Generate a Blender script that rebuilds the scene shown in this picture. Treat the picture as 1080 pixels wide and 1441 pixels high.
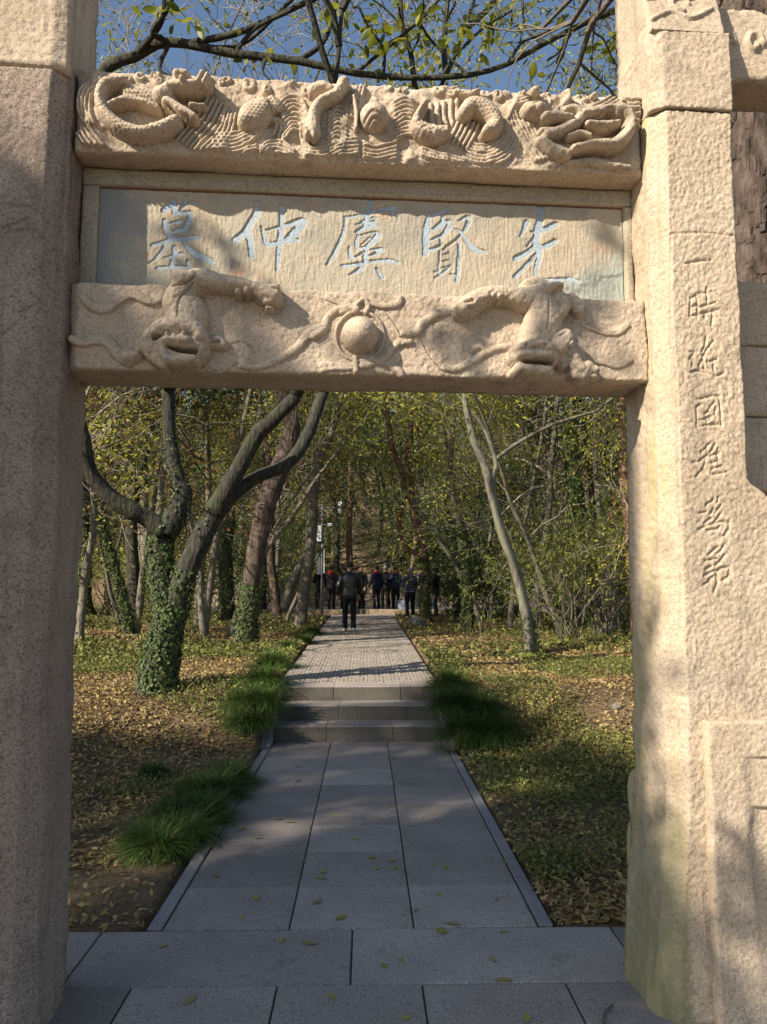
import bpy, math, random
import numpy as np
from mathutils import Vector

# ------------------------------------------------------------------ camera, sky, sun, exposure
scene = bpy.context.scene
for o in list(bpy.data.objects):
    bpy.data.objects.remove(o)
F, CX, CY, VPX, VPY, EYE = 1080., 540., 720.5, 515., 828., 1.65     # photograph: focal length, centre, vanishing point (px), eye height (m)
PITCH = math.atan((VPY-CY)/F)
YAW = math.atan((CX-VPX)/(F/math.cos(PITCH)))
cam_d = bpy.data.cameras.new('camera'); cam = bpy.data.objects.new('camera', cam_d)
scene.collection.objects.link(cam); scene.camera = cam
cam.location = (0, 0, EYE); cam.rotation_euler = (math.pi/2+PITCH, 0, -YAW)
cam_d.sensor_fit = 'VERTICAL'; cam_d.sensor_height = 24; cam_d.lens = 24*F/1441.
cam_d.clip_start = 0.05; cam_d.clip_end = 3000
SUN = Vector((-0.67, -0.52, 0.52)).normalized()                      # direction towards the sun
EL = math.asin(SUN.z)
world = bpy.data.worlds.new('World'); scene.world = world; world.use_nodes = True
nt = world.node_tree; nt.nodes.clear()
sky = nt.nodes.new('ShaderNodeTexSky'); sky.sky_type = 'NISHITA'; sky.sun_disc = False
sky.sun_elevation = EL; sky.sun_rotation = math.atan2(SUN.x, SUN.y)
sky.air_density = 1.0; sky.dust_density = 0.6; sky.ozone_density = 1.2
bg = nt.nodes.new('ShaderNodeBackground'); bg.inputs[1].default_value = 0.09
wo = nt.nodes.new('ShaderNodeOutputWorld')
nt.links.new(sky.outputs[0], bg.inputs[0]); nt.links.new(bg.outputs[0], wo.inputs[0])
sl = bpy.data.lights.new('sun', 'SUN'); sl.energy = 5.0; sl.angle = math.radians(0.53); sl.color = (1.0, 0.90, 0.75)
so = bpy.data.objects.new('sun', sl); scene.collection.objects.link(so)
so.rotation_euler = SUN.to_track_quat('Z', 'Y').to_euler(); so.location = SUN*60
scene.view_settings.view_transform = 'Standard'; scene.view_settings.look = 'None'
scene.view_settings.gamma = 1; scene.view_settings.use_curve_mapping = False
scene.view_settings.exposure = 0.84
scene.render.engine = 'CYCLES'
scene.cycles.max_bounces = 4; scene.cycles.diffuse_bounces = 2; scene.cycles.glossy_bounces = 2; scene.cycles.transmission_bounces = 2

# ------------------------------------------------------------------ pixel helpers (directions only; depth always comes from a plane)
_cp, _sp, _cy, _sy = math.cos(PITCH), math.sin(PITCH), math.cos(YAW), math.sin(YAW)
FWD = np.array([_sy*_cp, _cy*_cp, _sp]); RGT = np.array([_cy, -_sy, 0.]); UPV = np.cross(RGT, FWD)
def ray(x, y): return FWD + RGT*(x-CX)/F - UPV*(y-CY)/F
def at_y(x, y, Y):
    d = ray(x, y); return np.array([0, 0, EYE]) + d*(Y/d[1])
def on_ground(x, y, zf):
    d = ray(x, y); Y = 5.
    best = None
    for k in range(1400):
        Y = 2.5+k*0.05
        p = np.array([0, 0, EYE]) + d*(Y/d[1])
        if p[2] <= zf(p[0], p[1]):
            return p
    return p

# ------------------------------------------------------------------ scene helpers
COL = scene.collection
def link(o, parent=None):
    COL.objects.link(o)
    if parent is not None: o.parent = parent
    return o
def tag(o, label=None, cat=None, group=None, kind=None):
    if label: o['label'] = label
    if cat: o['category'] = cat
    if group: o['group'] = group
    if kind: o['kind'] = kind
    return o
def empty(name, loc=(0, 0, 0), rz=0):
    o = bpy.data.objects.new(name, None); o.empty_display_size = 0.1
    o.location = loc; o.rotation_euler = (0, 0, rz); return link(o)
def make_mesh(name, V, quads=None, tris=None, smooth=False):
    me = bpy.data.meshes.new(name)
    V = np.asarray(V, dtype=np.float32).reshape(-1, 3)
    q = np.asarray(quads if quads is not None and len(quads) else np.zeros((0, 4)), dtype=np.int32).reshape(-1, 4)
    t = np.asarray(tris if tris is not None and len(tris) else np.zeros((0, 3)), dtype=np.int32).reshape(-1, 3)
    me.vertices.add(len(V)); me.vertices.foreach_set('co', V.ravel())
    li = np.concatenate([q.ravel(), t.ravel()]); me.loops.add(len(li)); me.loops.foreach_set('vertex_index', li)
    ls = np.concatenate([np.arange(len(q))*4, len(q)*4+np.arange(len(t))*3]).astype(np.int32)
    me.polygons.add(len(ls)); me.polygons.foreach_set('loop_start', ls)
    me.polygons.foreach_set('use_smooth', np.full(len(ls), bool(smooth)))
    me.update(calc_edges=True); me.validate()
    return me
def add_obj(name, me, mat, parent=None, loc=None, rz=None):
    o = bpy.data.objects.new(name, me)
    if mat is not None and not me.materials: me.materials.append(mat)
    if loc is not None: o.location = loc
    if rz is not None: o.rotation_euler = (0, 0, rz)
    return link(o, parent)

class Buf:
    def __init__(s): s.V = []; s.Q = []; s.T = []; s.n = 0
    def add(s, V, Q=None, T=None):
        V = np.asarray(V, float).reshape(-1, 3)
        if Q is not None and len(Q): s.Q.append(np.asarray(Q, int).reshape(-1, 4)+s.n)
        if T is not None and len(T): s.T.append(np.asarray(T, int).reshape(-1, 3)+s.n)
        s.V.append(V); s.n += len(V)
    def mesh(s, name, smooth=False):
        return make_mesh(name, np.concatenate(s.V), np.concatenate(s.Q) if s.Q else None, np.concatenate(s.T) if s.T else None, smooth)
    def build(s, name, mat, parent=None, smooth=False, **k):
        return add_obj(name, s.mesh(name, smooth), mat, parent, **k)
    def box(s, x0, x1, y0, y1, z0, z1, ch=0.0, jit=0, rng=None):
        if ch <= 0:
            V = [(x, y, z) for z in (z0, z1) for y in (y0, y1) for x in (x0, x1)]
            s.add(V, [(0, 2, 3, 1), (4, 5, 7, 6), (0, 1, 5, 4), (2, 6, 7, 3), (0, 4, 6, 2), (1, 3, 7, 5)]); return
        c = ch                     # box whose vertical sides are chamfered at the top and bottom rims and corners
        def ring(x0, x1, y0, y1, z, k):
            return [(x0+k, y0, z), (x1-k, y0, z), (x1, y0+k, z), (x1, y1-k, z), (x1-k, y1, z), (x0+k, y1, z), (x0, y1-k, z), (x0, y0+k, z)]
        V = ring(x0+c, x1-c, y0+c, y1-c, z0, c) + ring(x0, x1, y0, y1, z0+c, c) + ring(x0, x1, y0, y1, z1-c, c) + ring(x0+c, x1-c, y0+c, y1-c, z1, c)
        V = np.array(V)
        if jit and rng is not None: V += rng.normal(0, jit, V.shape)
        Q = [(a*8+i, a*8+(i+1) % 8, a*8+8+(i+1) % 8, a*8+8+i) for a in range(3) for i in range(8)]
        T = [(24, 24+i, 25+i) for i in range(1, 7)] + [(0, i+1, i) for i in range(1, 7)]
        s.add(V, Q, T)
def spline(P, n):
    """resample a control polyline (k x m) with a Catmull-Rom spline"""
    P = np.asarray(P, float)
    if len(P) < 3:
        t = np.linspace(0, 1, max(2, n))[:, None]; return P[0]*(1-t)+P[-1]*t
    E = np.vstack([2*P[0]-P[1], P, 2*P[-1]-P[-2]])
    out = []
    per = max(1, int(math.ceil(n/(len(P)-1))))
    for i in range(len(P)-1):
        p0, p1, p2, p3 = E[i:i+4]
        for t in np.arange(per)/per:
            out.append(.5*((2*p1)+(-p0+p2)*t+(2*p0-5*p1+4*p2-p3)*t*t+(-p0+3*p1-3*p2+p3)*t**3))
    out.append(P[-1]); return np.array(out)
def tube(buf, P, R, ns=6, wob=0.0, rng=None, cap=True):
    P = np.asarray(P, float); n = len(P); R = np.asarray(R, float)
    d = np.gradient(P, axis=0); d /= np.linalg.norm(d, axis=1)[:, None]+1e-9
    ref = np.array([1., 0, 0]) if abs(d[0][0]) < .8 else np.array([0, 1., 0])
    A = np.zeros((n, 3)); a = ref-d[0]*(ref@d[0]); a /= np.linalg.norm(a)
    for i in range(n):
        a = a-d[i]*(a@d[i]); a /= np.linalg.norm(a)+1e-9; A[i] = a
    B = np.cross(d, A)
    th = np.arange(ns)*2*math.pi/ns
    RR = R[:, None]*np.ones(ns)
    if wob and rng is not None:
        lob = 1+wob*.6*np.sin(2*th+rng.uniform(0, 6))+wob*.5*np.sin(3*th+rng.uniform(0, 6))
        RR = RR*lob*(1+wob*rng.normal(0, .5, (n, ns)))
    V = P[:, None, :]+RR[:, :, None]*(A[:, None, :]*np.cos(th)[None, :, None]+B[:, None, :]*np.sin(th)[None, :, None])
    V = V.reshape(-1, 3)
    i = np.arange(n-1)[:, None]*ns; j = np.arange(ns)[None, :]; k = (j+1) % ns
    Q = np.stack([i+j, i+k, i+ns+k, i+ns+j], -1).reshape(-1, 4)
    T = []
    if cap:
        V = np.vstack([V, P[-1]+d[-1]*R[-1]*.5, P[0]])
        T = [((n-1)*ns+a_, (n-1)*ns+(a_+1) % ns, n*ns) for a_ in range(ns)]+[((a_+1) % ns, a_, n*ns+1) for a_ in range(ns)]
    buf.add(V, Q, T)
def unit(v): return v/(np.linalg.norm(v, axis=-1, keepdims=True)+1e-9)
def leaves(buf, C, L, W, rng, up=0.0, axis=None, fold=.15):
    """one folded four-cornered leaf per centre C"""
    n = len(C); C = np.asarray(C, float)
    a = rng.normal(size=(n, 3)) if axis is None else np.asarray(axis, float)+rng.normal(0, .35, (n, 3))
    a = unit(a); m = rng.normal(size=(n, 3)); m[:, 2] += up; m = unit(m)
    b = unit(np.cross(m, a)); nrm = np.cross(a, b)
    L = L*rng.uniform(.7, 1.3, n)[:, None]; W = W*rng.uniform(.75, 1.25, n)[:, None]
    V = np.stack([C-a*L/2, C+b*W/2+nrm*L*fold-a*L*.05, C+a*L/2, C-b*W/2+nrm*L*fold-a*L*.05], 1).reshape(-1, 3)
    buf.add(V, np.arange(n*4).reshape(-1, 4))
def hash2(i, j, s):
    h = np.sin(i*127.1+j*311.7+s*74.7)*43758.5453
    return h-np.floor(h)
def vnoise(x, y, s=0):
    x = np.asarray(x, float); y = np.asarray(y, float)
    i = np.floor(x); j = np.floor(y); fx = x-i; fy = y-j
    fx = fx*fx*(3-2*fx); fy = fy*fy*(3-2*fy)
    return ((hash2(i, j, s)*(1-fx)+hash2(i+1, j, s)*fx)*(1-fy)+(hash2(i, j+1, s)*(1-fx)+hash2(i+1, j+1, s)*fx)*fy)*2-1
def fbm(x, y, s=0, o=4):
    r = 0; a = 1.
    for k in range(o): r = r+a*vnoise(x*2**k, y*2**k, s+k*3.3); a *= .5
    return r

# ------------------------------------------------------------------ materials
class NT:
    def __init__(s, name):
        s.m = bpy.data.materials.new(name); s.m.use_nodes = True; s.t = s.m.node_tree; s.t.nodes.clear()
        s.out = s.n('ShaderNodeOutputMaterial')
    def n(s, ty, **k):
        nd = s.t.nodes.new(ty)
        for a, b in k.items(): setattr(nd, a, b)
        return nd
    def l(s, a, b): s.t.links.new(a, b)
    def coord(s, scale=(1, 1, 1), kind='Object'):
        tc = s.n('ShaderNodeTexCoord'); mp = s.n('ShaderNodeMapping'); mp.inputs['Scale'].default_value = scale
        s.l(tc.outputs[kind], mp.inputs[0]); return mp.outputs[0]
    def noise(s, co, scale, detail=4, rough=.55):
        nd = s.n('ShaderNodeTexNoise'); nd.inputs['Scale'].default_value = scale; nd.inputs['Detail'].default_value = detail
        nd.inputs['Roughness'].default_value = rough; s.l(co, nd.inputs['Vector']); return nd.outputs['Fac']
    def voro(s, co, scale, feature='F1'):
        nd = s.n('ShaderNodeTexVoronoi', feature=feature); nd.inputs['Scale'].default_value = scale; s.l(co, nd.inputs['Vector']); return nd.outputs['Distance']
    def ramp(s, fac, stops, interp='LINEAR'):
        nd = s.n('ShaderNodeValToRGB'); r = nd.color_ramp; r.interpolation = interp
        while len(r.elements) < len(stops): r.elements.new(.5)
        for e, (p, c) in zip(r.elements, stops):
            e.position = p; e.color = (c, c, c, 1) if not hasattr(c, '__len__') else (*c, 1)
        s.l(fac, nd.inputs[0]); return nd.outputs[0]
    def mix(s, fac, a, b, mode='MIX'):
        nd = s.n('ShaderNodeMix', data_type='RGBA', blend_type=mode)
        for v, i in ((fac, 0), (a, 6), (b, 7)):
            if hasattr(v, 'links') or hasattr(v, 'is_linked'): s.l(v, nd.inputs[i])
            else: nd.inputs[i].default_value = v if i == 0 else ((*v, 1) if len(v) == 3 else v)
        return nd.outputs[2]
    def math(s, op, a, b=0.):
        nd = s.n('ShaderNodeMath', operation=op)
        for v, i in ((a, 0), (b, 1)):
            if hasattr(v, 'is_linked'): s.l(v, nd.inputs[i])
            else: nd.inputs[i].default_value = v
        return nd.outputs[0]
    def bump(s, h, strength, dist, prev=None):
        nd = s.n('ShaderNodeBump'); nd.inputs['Strength'].default_value = strength; nd.inputs['Distance'].default_value = dist
        s.l(h, nd.inputs['Height'])
        if prev is not None: s.l(prev, nd.inputs['Normal'])
        return nd.outputs[0]
    def finish(s, col, rough=.85, normal=None, spec=.25, trans=0., metallic=0., coat=0.):
        b = s.n('ShaderNodeBsdfPrincipled')
        if hasattr(col, 'is_linked'): s.l(col, b.inputs['Base Color'])
        else: b.inputs['Base Color'].default_value = (*col, 1)
        if hasattr(rough, 'is_linked'): s.l(rough, b.inputs['Roughness'])
        else: b.inputs['Roughness'].default_value = rough
        b.inputs['Specular IOR Level'].default_value = spec; b.inputs['Metallic'].default_value = metallic
        b.inputs['Coat Weight'].default_value = coat
        if normal is not None: s.l(normal, b.inputs['Normal'])
        o = b.outputs[0]
        if trans:
            tr = s.n('ShaderNodeBsdfTranslucent'); mx = s.n('ShaderNodeMixShader'); mx.inputs[0].default_value = trans
            if hasattr(col, 'is_linked'): s.l(col, tr.inputs[0])
            else: tr.inputs[0].default_value = (*col, 1)
            s.l(o, mx.inputs[1]); s.l(tr.outputs[0], mx.inputs[2]); o = mx.outputs[0]
        s.l(o, s.out.inputs[0]); return s.m
def stone(name, c1, c2, *, inner=None, streak=0., stain=(.12, .1, .09), stain_amt=.5, speck=.5, bs=70, bstr=.5, moss=None, moss_lo=0.62, rough=.9, rnd=0., sc=(1, 1, 1)):
    k = NT(name); co = k.coord(sc)
    big = k.noise(co, 2.2, 5, .6); col = k.mix(k.ramp(big, [(.35, 0), (.65, 1)]), c1, c2)
    st = k.noise(co, 4.7, 8, .7); col = k.mix(k.ramp(st, [(.55, 0.), (.8, stain_amt)]), col, stain)
    sp = k.noise(co, 260, 2, .5); col = k.mix(speck, col, k.ramp(sp, [(.3, .25), (.5, 1.), (.7, 1.25)]), 'MULTIPLY')
    sp2 = k.noise(co, 115, 3, .6); col = k.mix(min(1., speck*1.5), col, k.ramp(sp2, [(.33, .38), (.46, .95), (.68, 1.12)]), 'MULTIPLY')
    pit = k.noise(co, 55, 3, .5); col = k.mix(.45, col, k.ramp(pit, [(.28, .35), (.45, 1.)]), 'MULTIPLY')
    if streak:
        sk = k.noise(k.coord((9, 9, .55)), 1.6, 6, .65); pt_ = k.noise(co, 1.1, 3, .5)
        col = k.mix(k.math('MULTIPLY', k.ramp(sk, [(.5, 0.), (.72, streak)]), k.ramp(pt_, [(.4, .15), (.6, 1.)])), col, (stain[0]*.6, stain[1]*.6, stain[2]*.6))
    if moss is not None:
        mo = k.noise(co, 3.1, 7, .65); col = k.mix(k.ramp(mo, [(moss_lo-.12, 0), (moss_lo+.1, .75)]), col, moss)
    if inner is not None:
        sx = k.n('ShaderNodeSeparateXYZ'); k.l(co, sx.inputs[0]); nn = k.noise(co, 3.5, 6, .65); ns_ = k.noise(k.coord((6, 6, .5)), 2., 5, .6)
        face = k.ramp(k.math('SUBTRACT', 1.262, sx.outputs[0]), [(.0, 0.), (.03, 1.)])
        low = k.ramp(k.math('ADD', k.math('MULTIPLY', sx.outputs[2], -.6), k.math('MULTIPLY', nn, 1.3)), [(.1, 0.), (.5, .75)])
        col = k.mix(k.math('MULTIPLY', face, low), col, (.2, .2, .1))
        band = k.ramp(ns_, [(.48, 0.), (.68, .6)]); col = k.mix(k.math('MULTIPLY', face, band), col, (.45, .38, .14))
    if rnd:
        oi = k.n('ShaderNodeObjectInfo'); col = k.mix(1., col, k.ramp(oi.outputs['Random'], [(0, 1-rnd), (1, 1+rnd*.3)]), 'MULTIPLY')
    pits = k.ramp(k.voro(co, bs*1.5), [(.0, 0.), (.32, 1.)])
    n0 = k.bump(pits, bstr*.5, .004)
    n1 = k.bump(k.noise(co, bs, 5, .6), bstr, .006, n0)
    n2 = k.bump(k.noise(co, bs*4.5, 3, .6), bstr*.7, .002, n1)
    return k.finish(col, rough, n2, .2)
def leafmat(name, cols, trans=.3, rough=.5, spec=.3, obj_random=False):
    k = NT(name)
    src = k.n('ShaderNodeObjectInfo').outputs['Random'] if obj_random else k.n('ShaderNodeNewGeometry').outputs['Random Per Island']
    col = k.ramp(src, [(i/max(1, len(cols)-1), c) for i, c in enumerate(cols)])
    return k.finish(col, rough, None, spec, trans)
def bark(name, c1, c2, c3, zs=.25, sc=26, strength=.9, patch=None):
    k = NT(name); co = k.coord((1, 1, zs))
    f = k.noise(co, sc, 6, .65); v = k.voro(co, sc*.7)
    col = k.ramp(f, [(.3, c1), (.5, c2), (.72, c3)])
    col = k.mix(k.ramp(v, [(.0, .0), (.12, 1)]), (c1[0]*.5, c1[1]*.5, c1[2]*.5), col)
    if patch is not None:
        pn = k.noise(k.coord((1, 1, .6)), 3.2, 5, .6); col = k.mix(k.ramp(pn, [(.5, 0), (.66, .7)]), col, patch)
    nrm = k.bump(f, strength, .03, k.bump(v, strength*.7, .02))
    return k.finish(col, .95, nrm, .1)
def plain(name, c, rough=.6, spec=.3, metallic=0., bump=None, var=.25):
    k = NT(name); co = k.coord(); f = k.noise(co, 18, 4)
    col = k.mix(k.ramp(f, [(.3, 0), (.7, 1)]), tuple(x*(1-var) for x in c), tuple(min(1, x*(1+var)) for x in c))
    nrm = k.bump(k.noise(co, bump[0], 4), bump[1], .02) if bump else None
    return k.finish(col, rough, nrm, spec, 0, metallic)

M = {}
M['granite'] = stone('tan_granite', (.46, .36, .255), (.54, .435, .325), stain=(.22, .18, .135), stain_amt=.8, streak=.6, speck=.38, bs=55, bstr=.75)
M['granite_green'] = stone('tan_granite_with_algae', (.46, .36, .255), (.54, .435, .32), stain=(.23, .19, .13), stain_amt=.8, streak=.6, speck=.38, bs=55, bstr=.7, inner=True)
M['granite_shade'] = stone('shade_darkened_granite', (.27, .205, .165), (.36, .285, .225), stain=(.11, .085, .07), stain_amt=.8, streak=.75, speck=.6, bs=60, bstr=.9)  # same granite, colour darkened for the left pillar's shade; footings share it
M['beam'] = stone('carved_beam_stone', (.46, .36, .26), (.55, .445, .335), stain=(.17, .145, .115), stain_amt=.9, streak=.6, speck=.35, bs=75, bstr=.7)
def tablet_mat():
    k = NT('tablet_stone'); co = k.coord(); sx = k.n('ShaderNodeSeparateXYZ'); k.l(co, sx.inputs[0]); X_, Z_ = sx.outputs[0], sx.outputs[2]
    n = k.noise(co, 5, 7, .65); big = k.noise(co, 2.3, 5, .6)
    col = k.mix(k.ramp(big, [(.35, 0), (.65, 1)]), (.46, .375, .27), (.38, .35, .28))
    lft = k.math('ADD', k.math('MULTIPLY', k.math('ADD', X_, .90), -5.), k.math('MULTIPLY', k.math('SUBTRACT', n, .5), 3.))
    col = k.mix(k.math('MULTIPLY', k.ramp(lft, [(.2, 0), (.9, 1)]), .8), col, (.23, .235, .24))
    rc = k.math('ADD', k.math('ADD', k.math('MULTIPLY', k.math('SUBTRACT', X_, .72), 3.), k.math('MULTIPLY', k.math('SUBTRACT', 3.06, Z_), 6.)), k.math('MULTIPLY', k.math('SUBTRACT', n, .5), 3.5))
    col = k.mix(k.math('MULTIPLY', k.ramp(rc, [(.3, 0), (1., 1)]), .75), col, (.33, .38, .35))
    st = k.noise(co, 3.4, 8, .7); col = k.mix(k.ramp(st, [(.5, 0), (.7, .75)]), col, (.22, .225, .2))
    rs_ = k.noise(co, 6.5, 4, .5); col = k.mix(k.ramp(rs_, [(.66, 0), (.76, .6)]), col, (.5, .28, .16))
    col = k.mix(.35, col, k.ramp(k.noise(co, 240, 2), [(.3, .3), (.5, 1.), (.7, 1.2)]), 'MULTIPLY')
    return k.finish(col, .9, k.bump(k.noise(k.coord((1, 1, .15)), 150, 4), .5, .003, k.bump(k.noise(co, 70, 5), .5, .005)), .2)
M['tablet'] = tablet_mat()
M['tablet_frame'] = stone('tablet_frame_stone', (.36, .3, .215), (.42, .37, .28), stain=(.13, .13, .11), stain_amt=.7, speck=.35, bs=80, bstr=.5)
M['paint'] = stone('pale_blue_letter_paint', (.34, .42, .49), (.45, .50, .53), stain=(.15, .27, .38), stain_amt=.6, speck=.3, bs=120, bstr=.35)
M['rustline'] = plain('rust_red_joint', (.2, .09, .05), .9)
M['slab'] = stone('grey_paving_granite', (.32, .275, .24), (.41, .355, .315), stain=(.15, .125, .105), stain_amt=.8, speck=.7, bs=110, bstr=.35, rnd=.3, streak=.25)
M['joint'] = plain('dark_joint_sand', (.05, .047, .043), .95)
M['kerb'] = stone('kerb_granite', (.25, .245, .24), (.3, .29, .28), stain=(.1, .1, .09), stain_amt=.6, speck=.6, bs=90, bstr=.5, rnd=.1)
M['riser'] = stone('dark_riser_stone', (.10, .09, .075), (.16, .145, .12), stain=(.05, .045, .038), stain_amt=.8, speck=.5, bs=70, bstr=.7, rnd=.15)  # riser stone, set darker than the thin tread on top
M['step'] = stone('step_granite', (.2, .19, .175), (.27, .255, .235), stain=(.055, .05, .043), stain_amt=.9, speck=.6, bs=90, bstr=.5, rnd=.12, sc=(1, 1, .35))
M['sett'] = stone('sett_stone', (.25, .215, .18), (.31, .27, .23), stain=(.14, .12, .1), stain_amt=.5, speck=.4, bs=60, bstr=.6)
M['wallstone'] = stone('retaining_wall_stone', (.3, .225, .145), (.38, .3, .2), stain=(.1, .08, .06), stain_amt=.8, speck=.4, bs=30, bstr=.9, rnd=.3)
M['rock'] = stone('field_stone', (.17, .15, .12), (.24, .21, .17), stain=(.07, .06, .05), stain_amt=.8, speck=.4, bs=30, bstr=.9)
M['bark_grey'] = bark('grey_bark', (.085, .075, .06), (.17, .15, .12), (.27, .245, .2), .35, 24, .7, patch=(.12, .13, .07))
M['bark_dark'] = bark('dark_bark', (.02, .02, .016), (.05, .047, .038), (.11, .102, .08), .3, 30, .9, patch=(.06, .068, .032))
M['bark_pine'] = bark('plated_pine_bark', (.03, .024, .02), (.085, .064, .052), (.17, .13, .105), .35, 11, 1.3)
M['bark_red'] = bark('red_pine_bark', (.11, .06, .042), (.22, .125, .085), (.33, .21, .15), .4, 16, .9)
M['bark_pale'] = bark('pale_bark', (.075, .066, .052), (.145, .13, .105), (.22, .2, .165), .4, 18, .5, patch=(.2, .22, .12))
M['twig'] = plain('twig_bark', (.15, .125, .1), .95, .1)
M['twig_pale'] = plain('pale_twig_bark', (.27, .235, .19), .95, .1)
M['leaf_ev'] = leafmat('evergreen_leaf', [(.03, .055, .016), (.055, .095, .022), (.085, .135, .03), (.05, .085, .03)], .22, .4)
M['leaf_mid'] = leafmat('mid_green_leaf', [(.075, .1, .022), (.14, .175, .03), (.2, .225, .04), (.11, .14, .035)], .35)
M['leaf_yel'] = leafmat('yellow_green_leaf', [(.15, .17, .03), (.3, .3, .05), (.45, .4, .06), (.23, .25, .05)], .42)
M['leaf_red'] = leafmat('rust_red_leaf', [(.22, .06, .03), (.30, .11, .04), (.28, .17, .05), (.18, .10, .05)], .4)
M['leaf_brown'] = leafmat('brown_leaf', [(.14, .09, .045), (.21, .145, .07), (.26, .2, .1), (.16, .13, .06)], .3)
M['needle'] = leafmat('pine_needle', [(.05, .075, .02), (.085, .115, .03), (.13, .15, .04)], .2)
M['ivy'] = leafmat('ivy_leaf', [(.035, .055, .016), (.07, .1, .03), (.12, .15, .06), (.06, .085, .025)], .15, .55, .2)
M['grass'] = leafmat('mondo_grass_blade', [(.02, .055, .012), (.04, .095, .018), (.07, .14, .026), (.15, .14, .05), (.035, .08, .016), (.05, .115, .022)], .25, .5, .2)
M['ground_ivy'] = leafmat('ground_cover_leaf', [(.05, .07, .02), (.10, .13, .03), (.17, .19, .045), (.27, .25, .07), (.07, .09, .025)], .25, .5)
M['litter'] = leafmat('fallen_leaf_litter', [(.10, .062, .035), (.2, .125, .06), (.33, .22, .10), (.44, .34, .15), (.15, .095, .05), (.46, .36, .12), (.24, .165, .09)], .15, .7, .2)
M['fallen'] = leafmat('fallen_yellow_leaf', [(.28, .26, .05), (.38, .33, .07), (.30, .27, .10), (.26, .2, .09)], .15, .55, .3, True)
M['oleaf'] = leafmat('yellowing_tree_leaf', [(.09, .13, .02), (.19, .21, .025), (.33, .31, .03), (.13, .17, .02), (.26, .26, .03)], .45, .45, .3, True)
def soil():
    k = NT('leaf_strewn_soil'); co = k.coord()
    a = k.noise(co, 1.3, 6, .6); b = k.noise(co, 30, 6, .7)
    col = k.mix(k.ramp(a, [(.38, 0), (.62, 1)]), (.085, .062, .042), (.17, .122, .075))
    col = k.mix(k.ramp(b, [(.4, 0), (.7, .7)]), col, (.26, .19, .1))
    return k.finish(col, 1., k.bump(b, .8, .03), .05)
M['soil'] = soil()
M['metal'] = plain('grey_steel', (.13, .135, .14), .45, .4, .6)
M['white_metal'] = plain('pale_painted_metal', (.6, .62, .64), .4, .4)

# ------------------------------------------------------------------ terrain, paving, steps
RNG = np.random.default_rng(7)
def sstep(a, b, x): t = np.clip((x-a)/(b-a), 0, 1); return t*t*(3-2*t)
STEP_Y = 8.50
def path_l(y): return -1.04-.23*np.clip((y-9.4)/20, 0, 1)
def path_r(y): return .86+.16*np.clip((y-9.4)/20, 0, 1)
def tz(x, y):
    """height of the open ground beside the path"""
    x = np.asarray(x, float); y = np.asarray(y, float)
    near = 1-sstep(1.1, 3.2, np.abs(x))
    z = .5*(sstep(7.6, 9.25, y)*near+sstep(5.7, 9.4, y)*(1-near))+.0085*np.clip(y-9.2, 0, 21)
    side = sstep(1.2, 5., np.abs(x))
    z = z+.05*side*fbm(x*.45+3, y*.45, 1, 3)*sstep(3.9, 6, y)+.02*fbm(x*1.7, y*1.7, 5, 2)*sstep(3.9, 5, y)*sstep(1.0, 1.6, np.abs(x))
    z = z+.35*sstep(5, 16, np.abs(x))*sstep(8, 24, y)
    hill = np.clip(y-38-.004*(x-4)**2, 0, None)
    z = z+(1.15*sstep(36.6, 37.2, y)) + np.where(y > 37, .30*np.minimum(hill, 62)+.06*np.clip(hill-62, 0, 200), 0)
    z = z+np.where(y > 38, .5*fbm(x*.09, y*.09, 9, 3), 0)*sstep(38, 46, y)
    return z
def ground_z(x, y):
    """sheet that runs under the paving too"""
    z = tz(x, y)
    inside = (1-sstep(-.05, .03, np.maximum(path_l(y)-.07-x, x-path_r(y)-.10)))
    under = np.where(y < STEP_Y+.9, -.06, .36+.0085*np.clip(y-9.2, 0, 21))
    z = np.where((y > 3.8) & (y < 30), z*(1-inside)+under*inside, z)
    z = np.where(y < 3.915, -.06, np.where((y >= 29.4) & (y <= 36.6) & (np.abs(x) < 8.5), np.minimum(z, .6), z))
    return z
def grid_axis(segs):
    return np.concatenate([np.arange(a, b, s) for a, b, s in segs])
gx = grid_axis([(-900, -60, 60), (-60, -14, 2), (-14, -4, .5), (-4, -1.4, .1), (-1.4, -.9, .02), (-.9, .7, .2), (.7, 1.3, .02), (1.3, 4, .1), (4, 14, .5), (14, 60, 2), (60, 901, 60)])
gy = grid_axis([(-600, -30, 60), (-30, 3, 3), (3, 3.88, .3), (3.88, 3.96, .03), (3.96, 10.5, .08), (10.5, 30, .35), (30, 40, .4), (40, 110, 2.5), (110, 1500, 60)])
X, Y = np.meshgrid(gx, gy); Z = ground_z(X, Y)
nx, ny = len(gx), len(gy)
idx = np.arange(nx*ny).reshape(ny, nx)
q = np.stack([idx[:-1, :-1], idx[:-1, 1:], idx[1:, 1:], idx[1:, :-1]], -1).reshape(-1, 4)
ground = add_obj('ground', make_mesh('ground', np.stack([X, Y, Z], -1), q, smooth=True), M['soil']); tag(ground, kind='structure')

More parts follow.
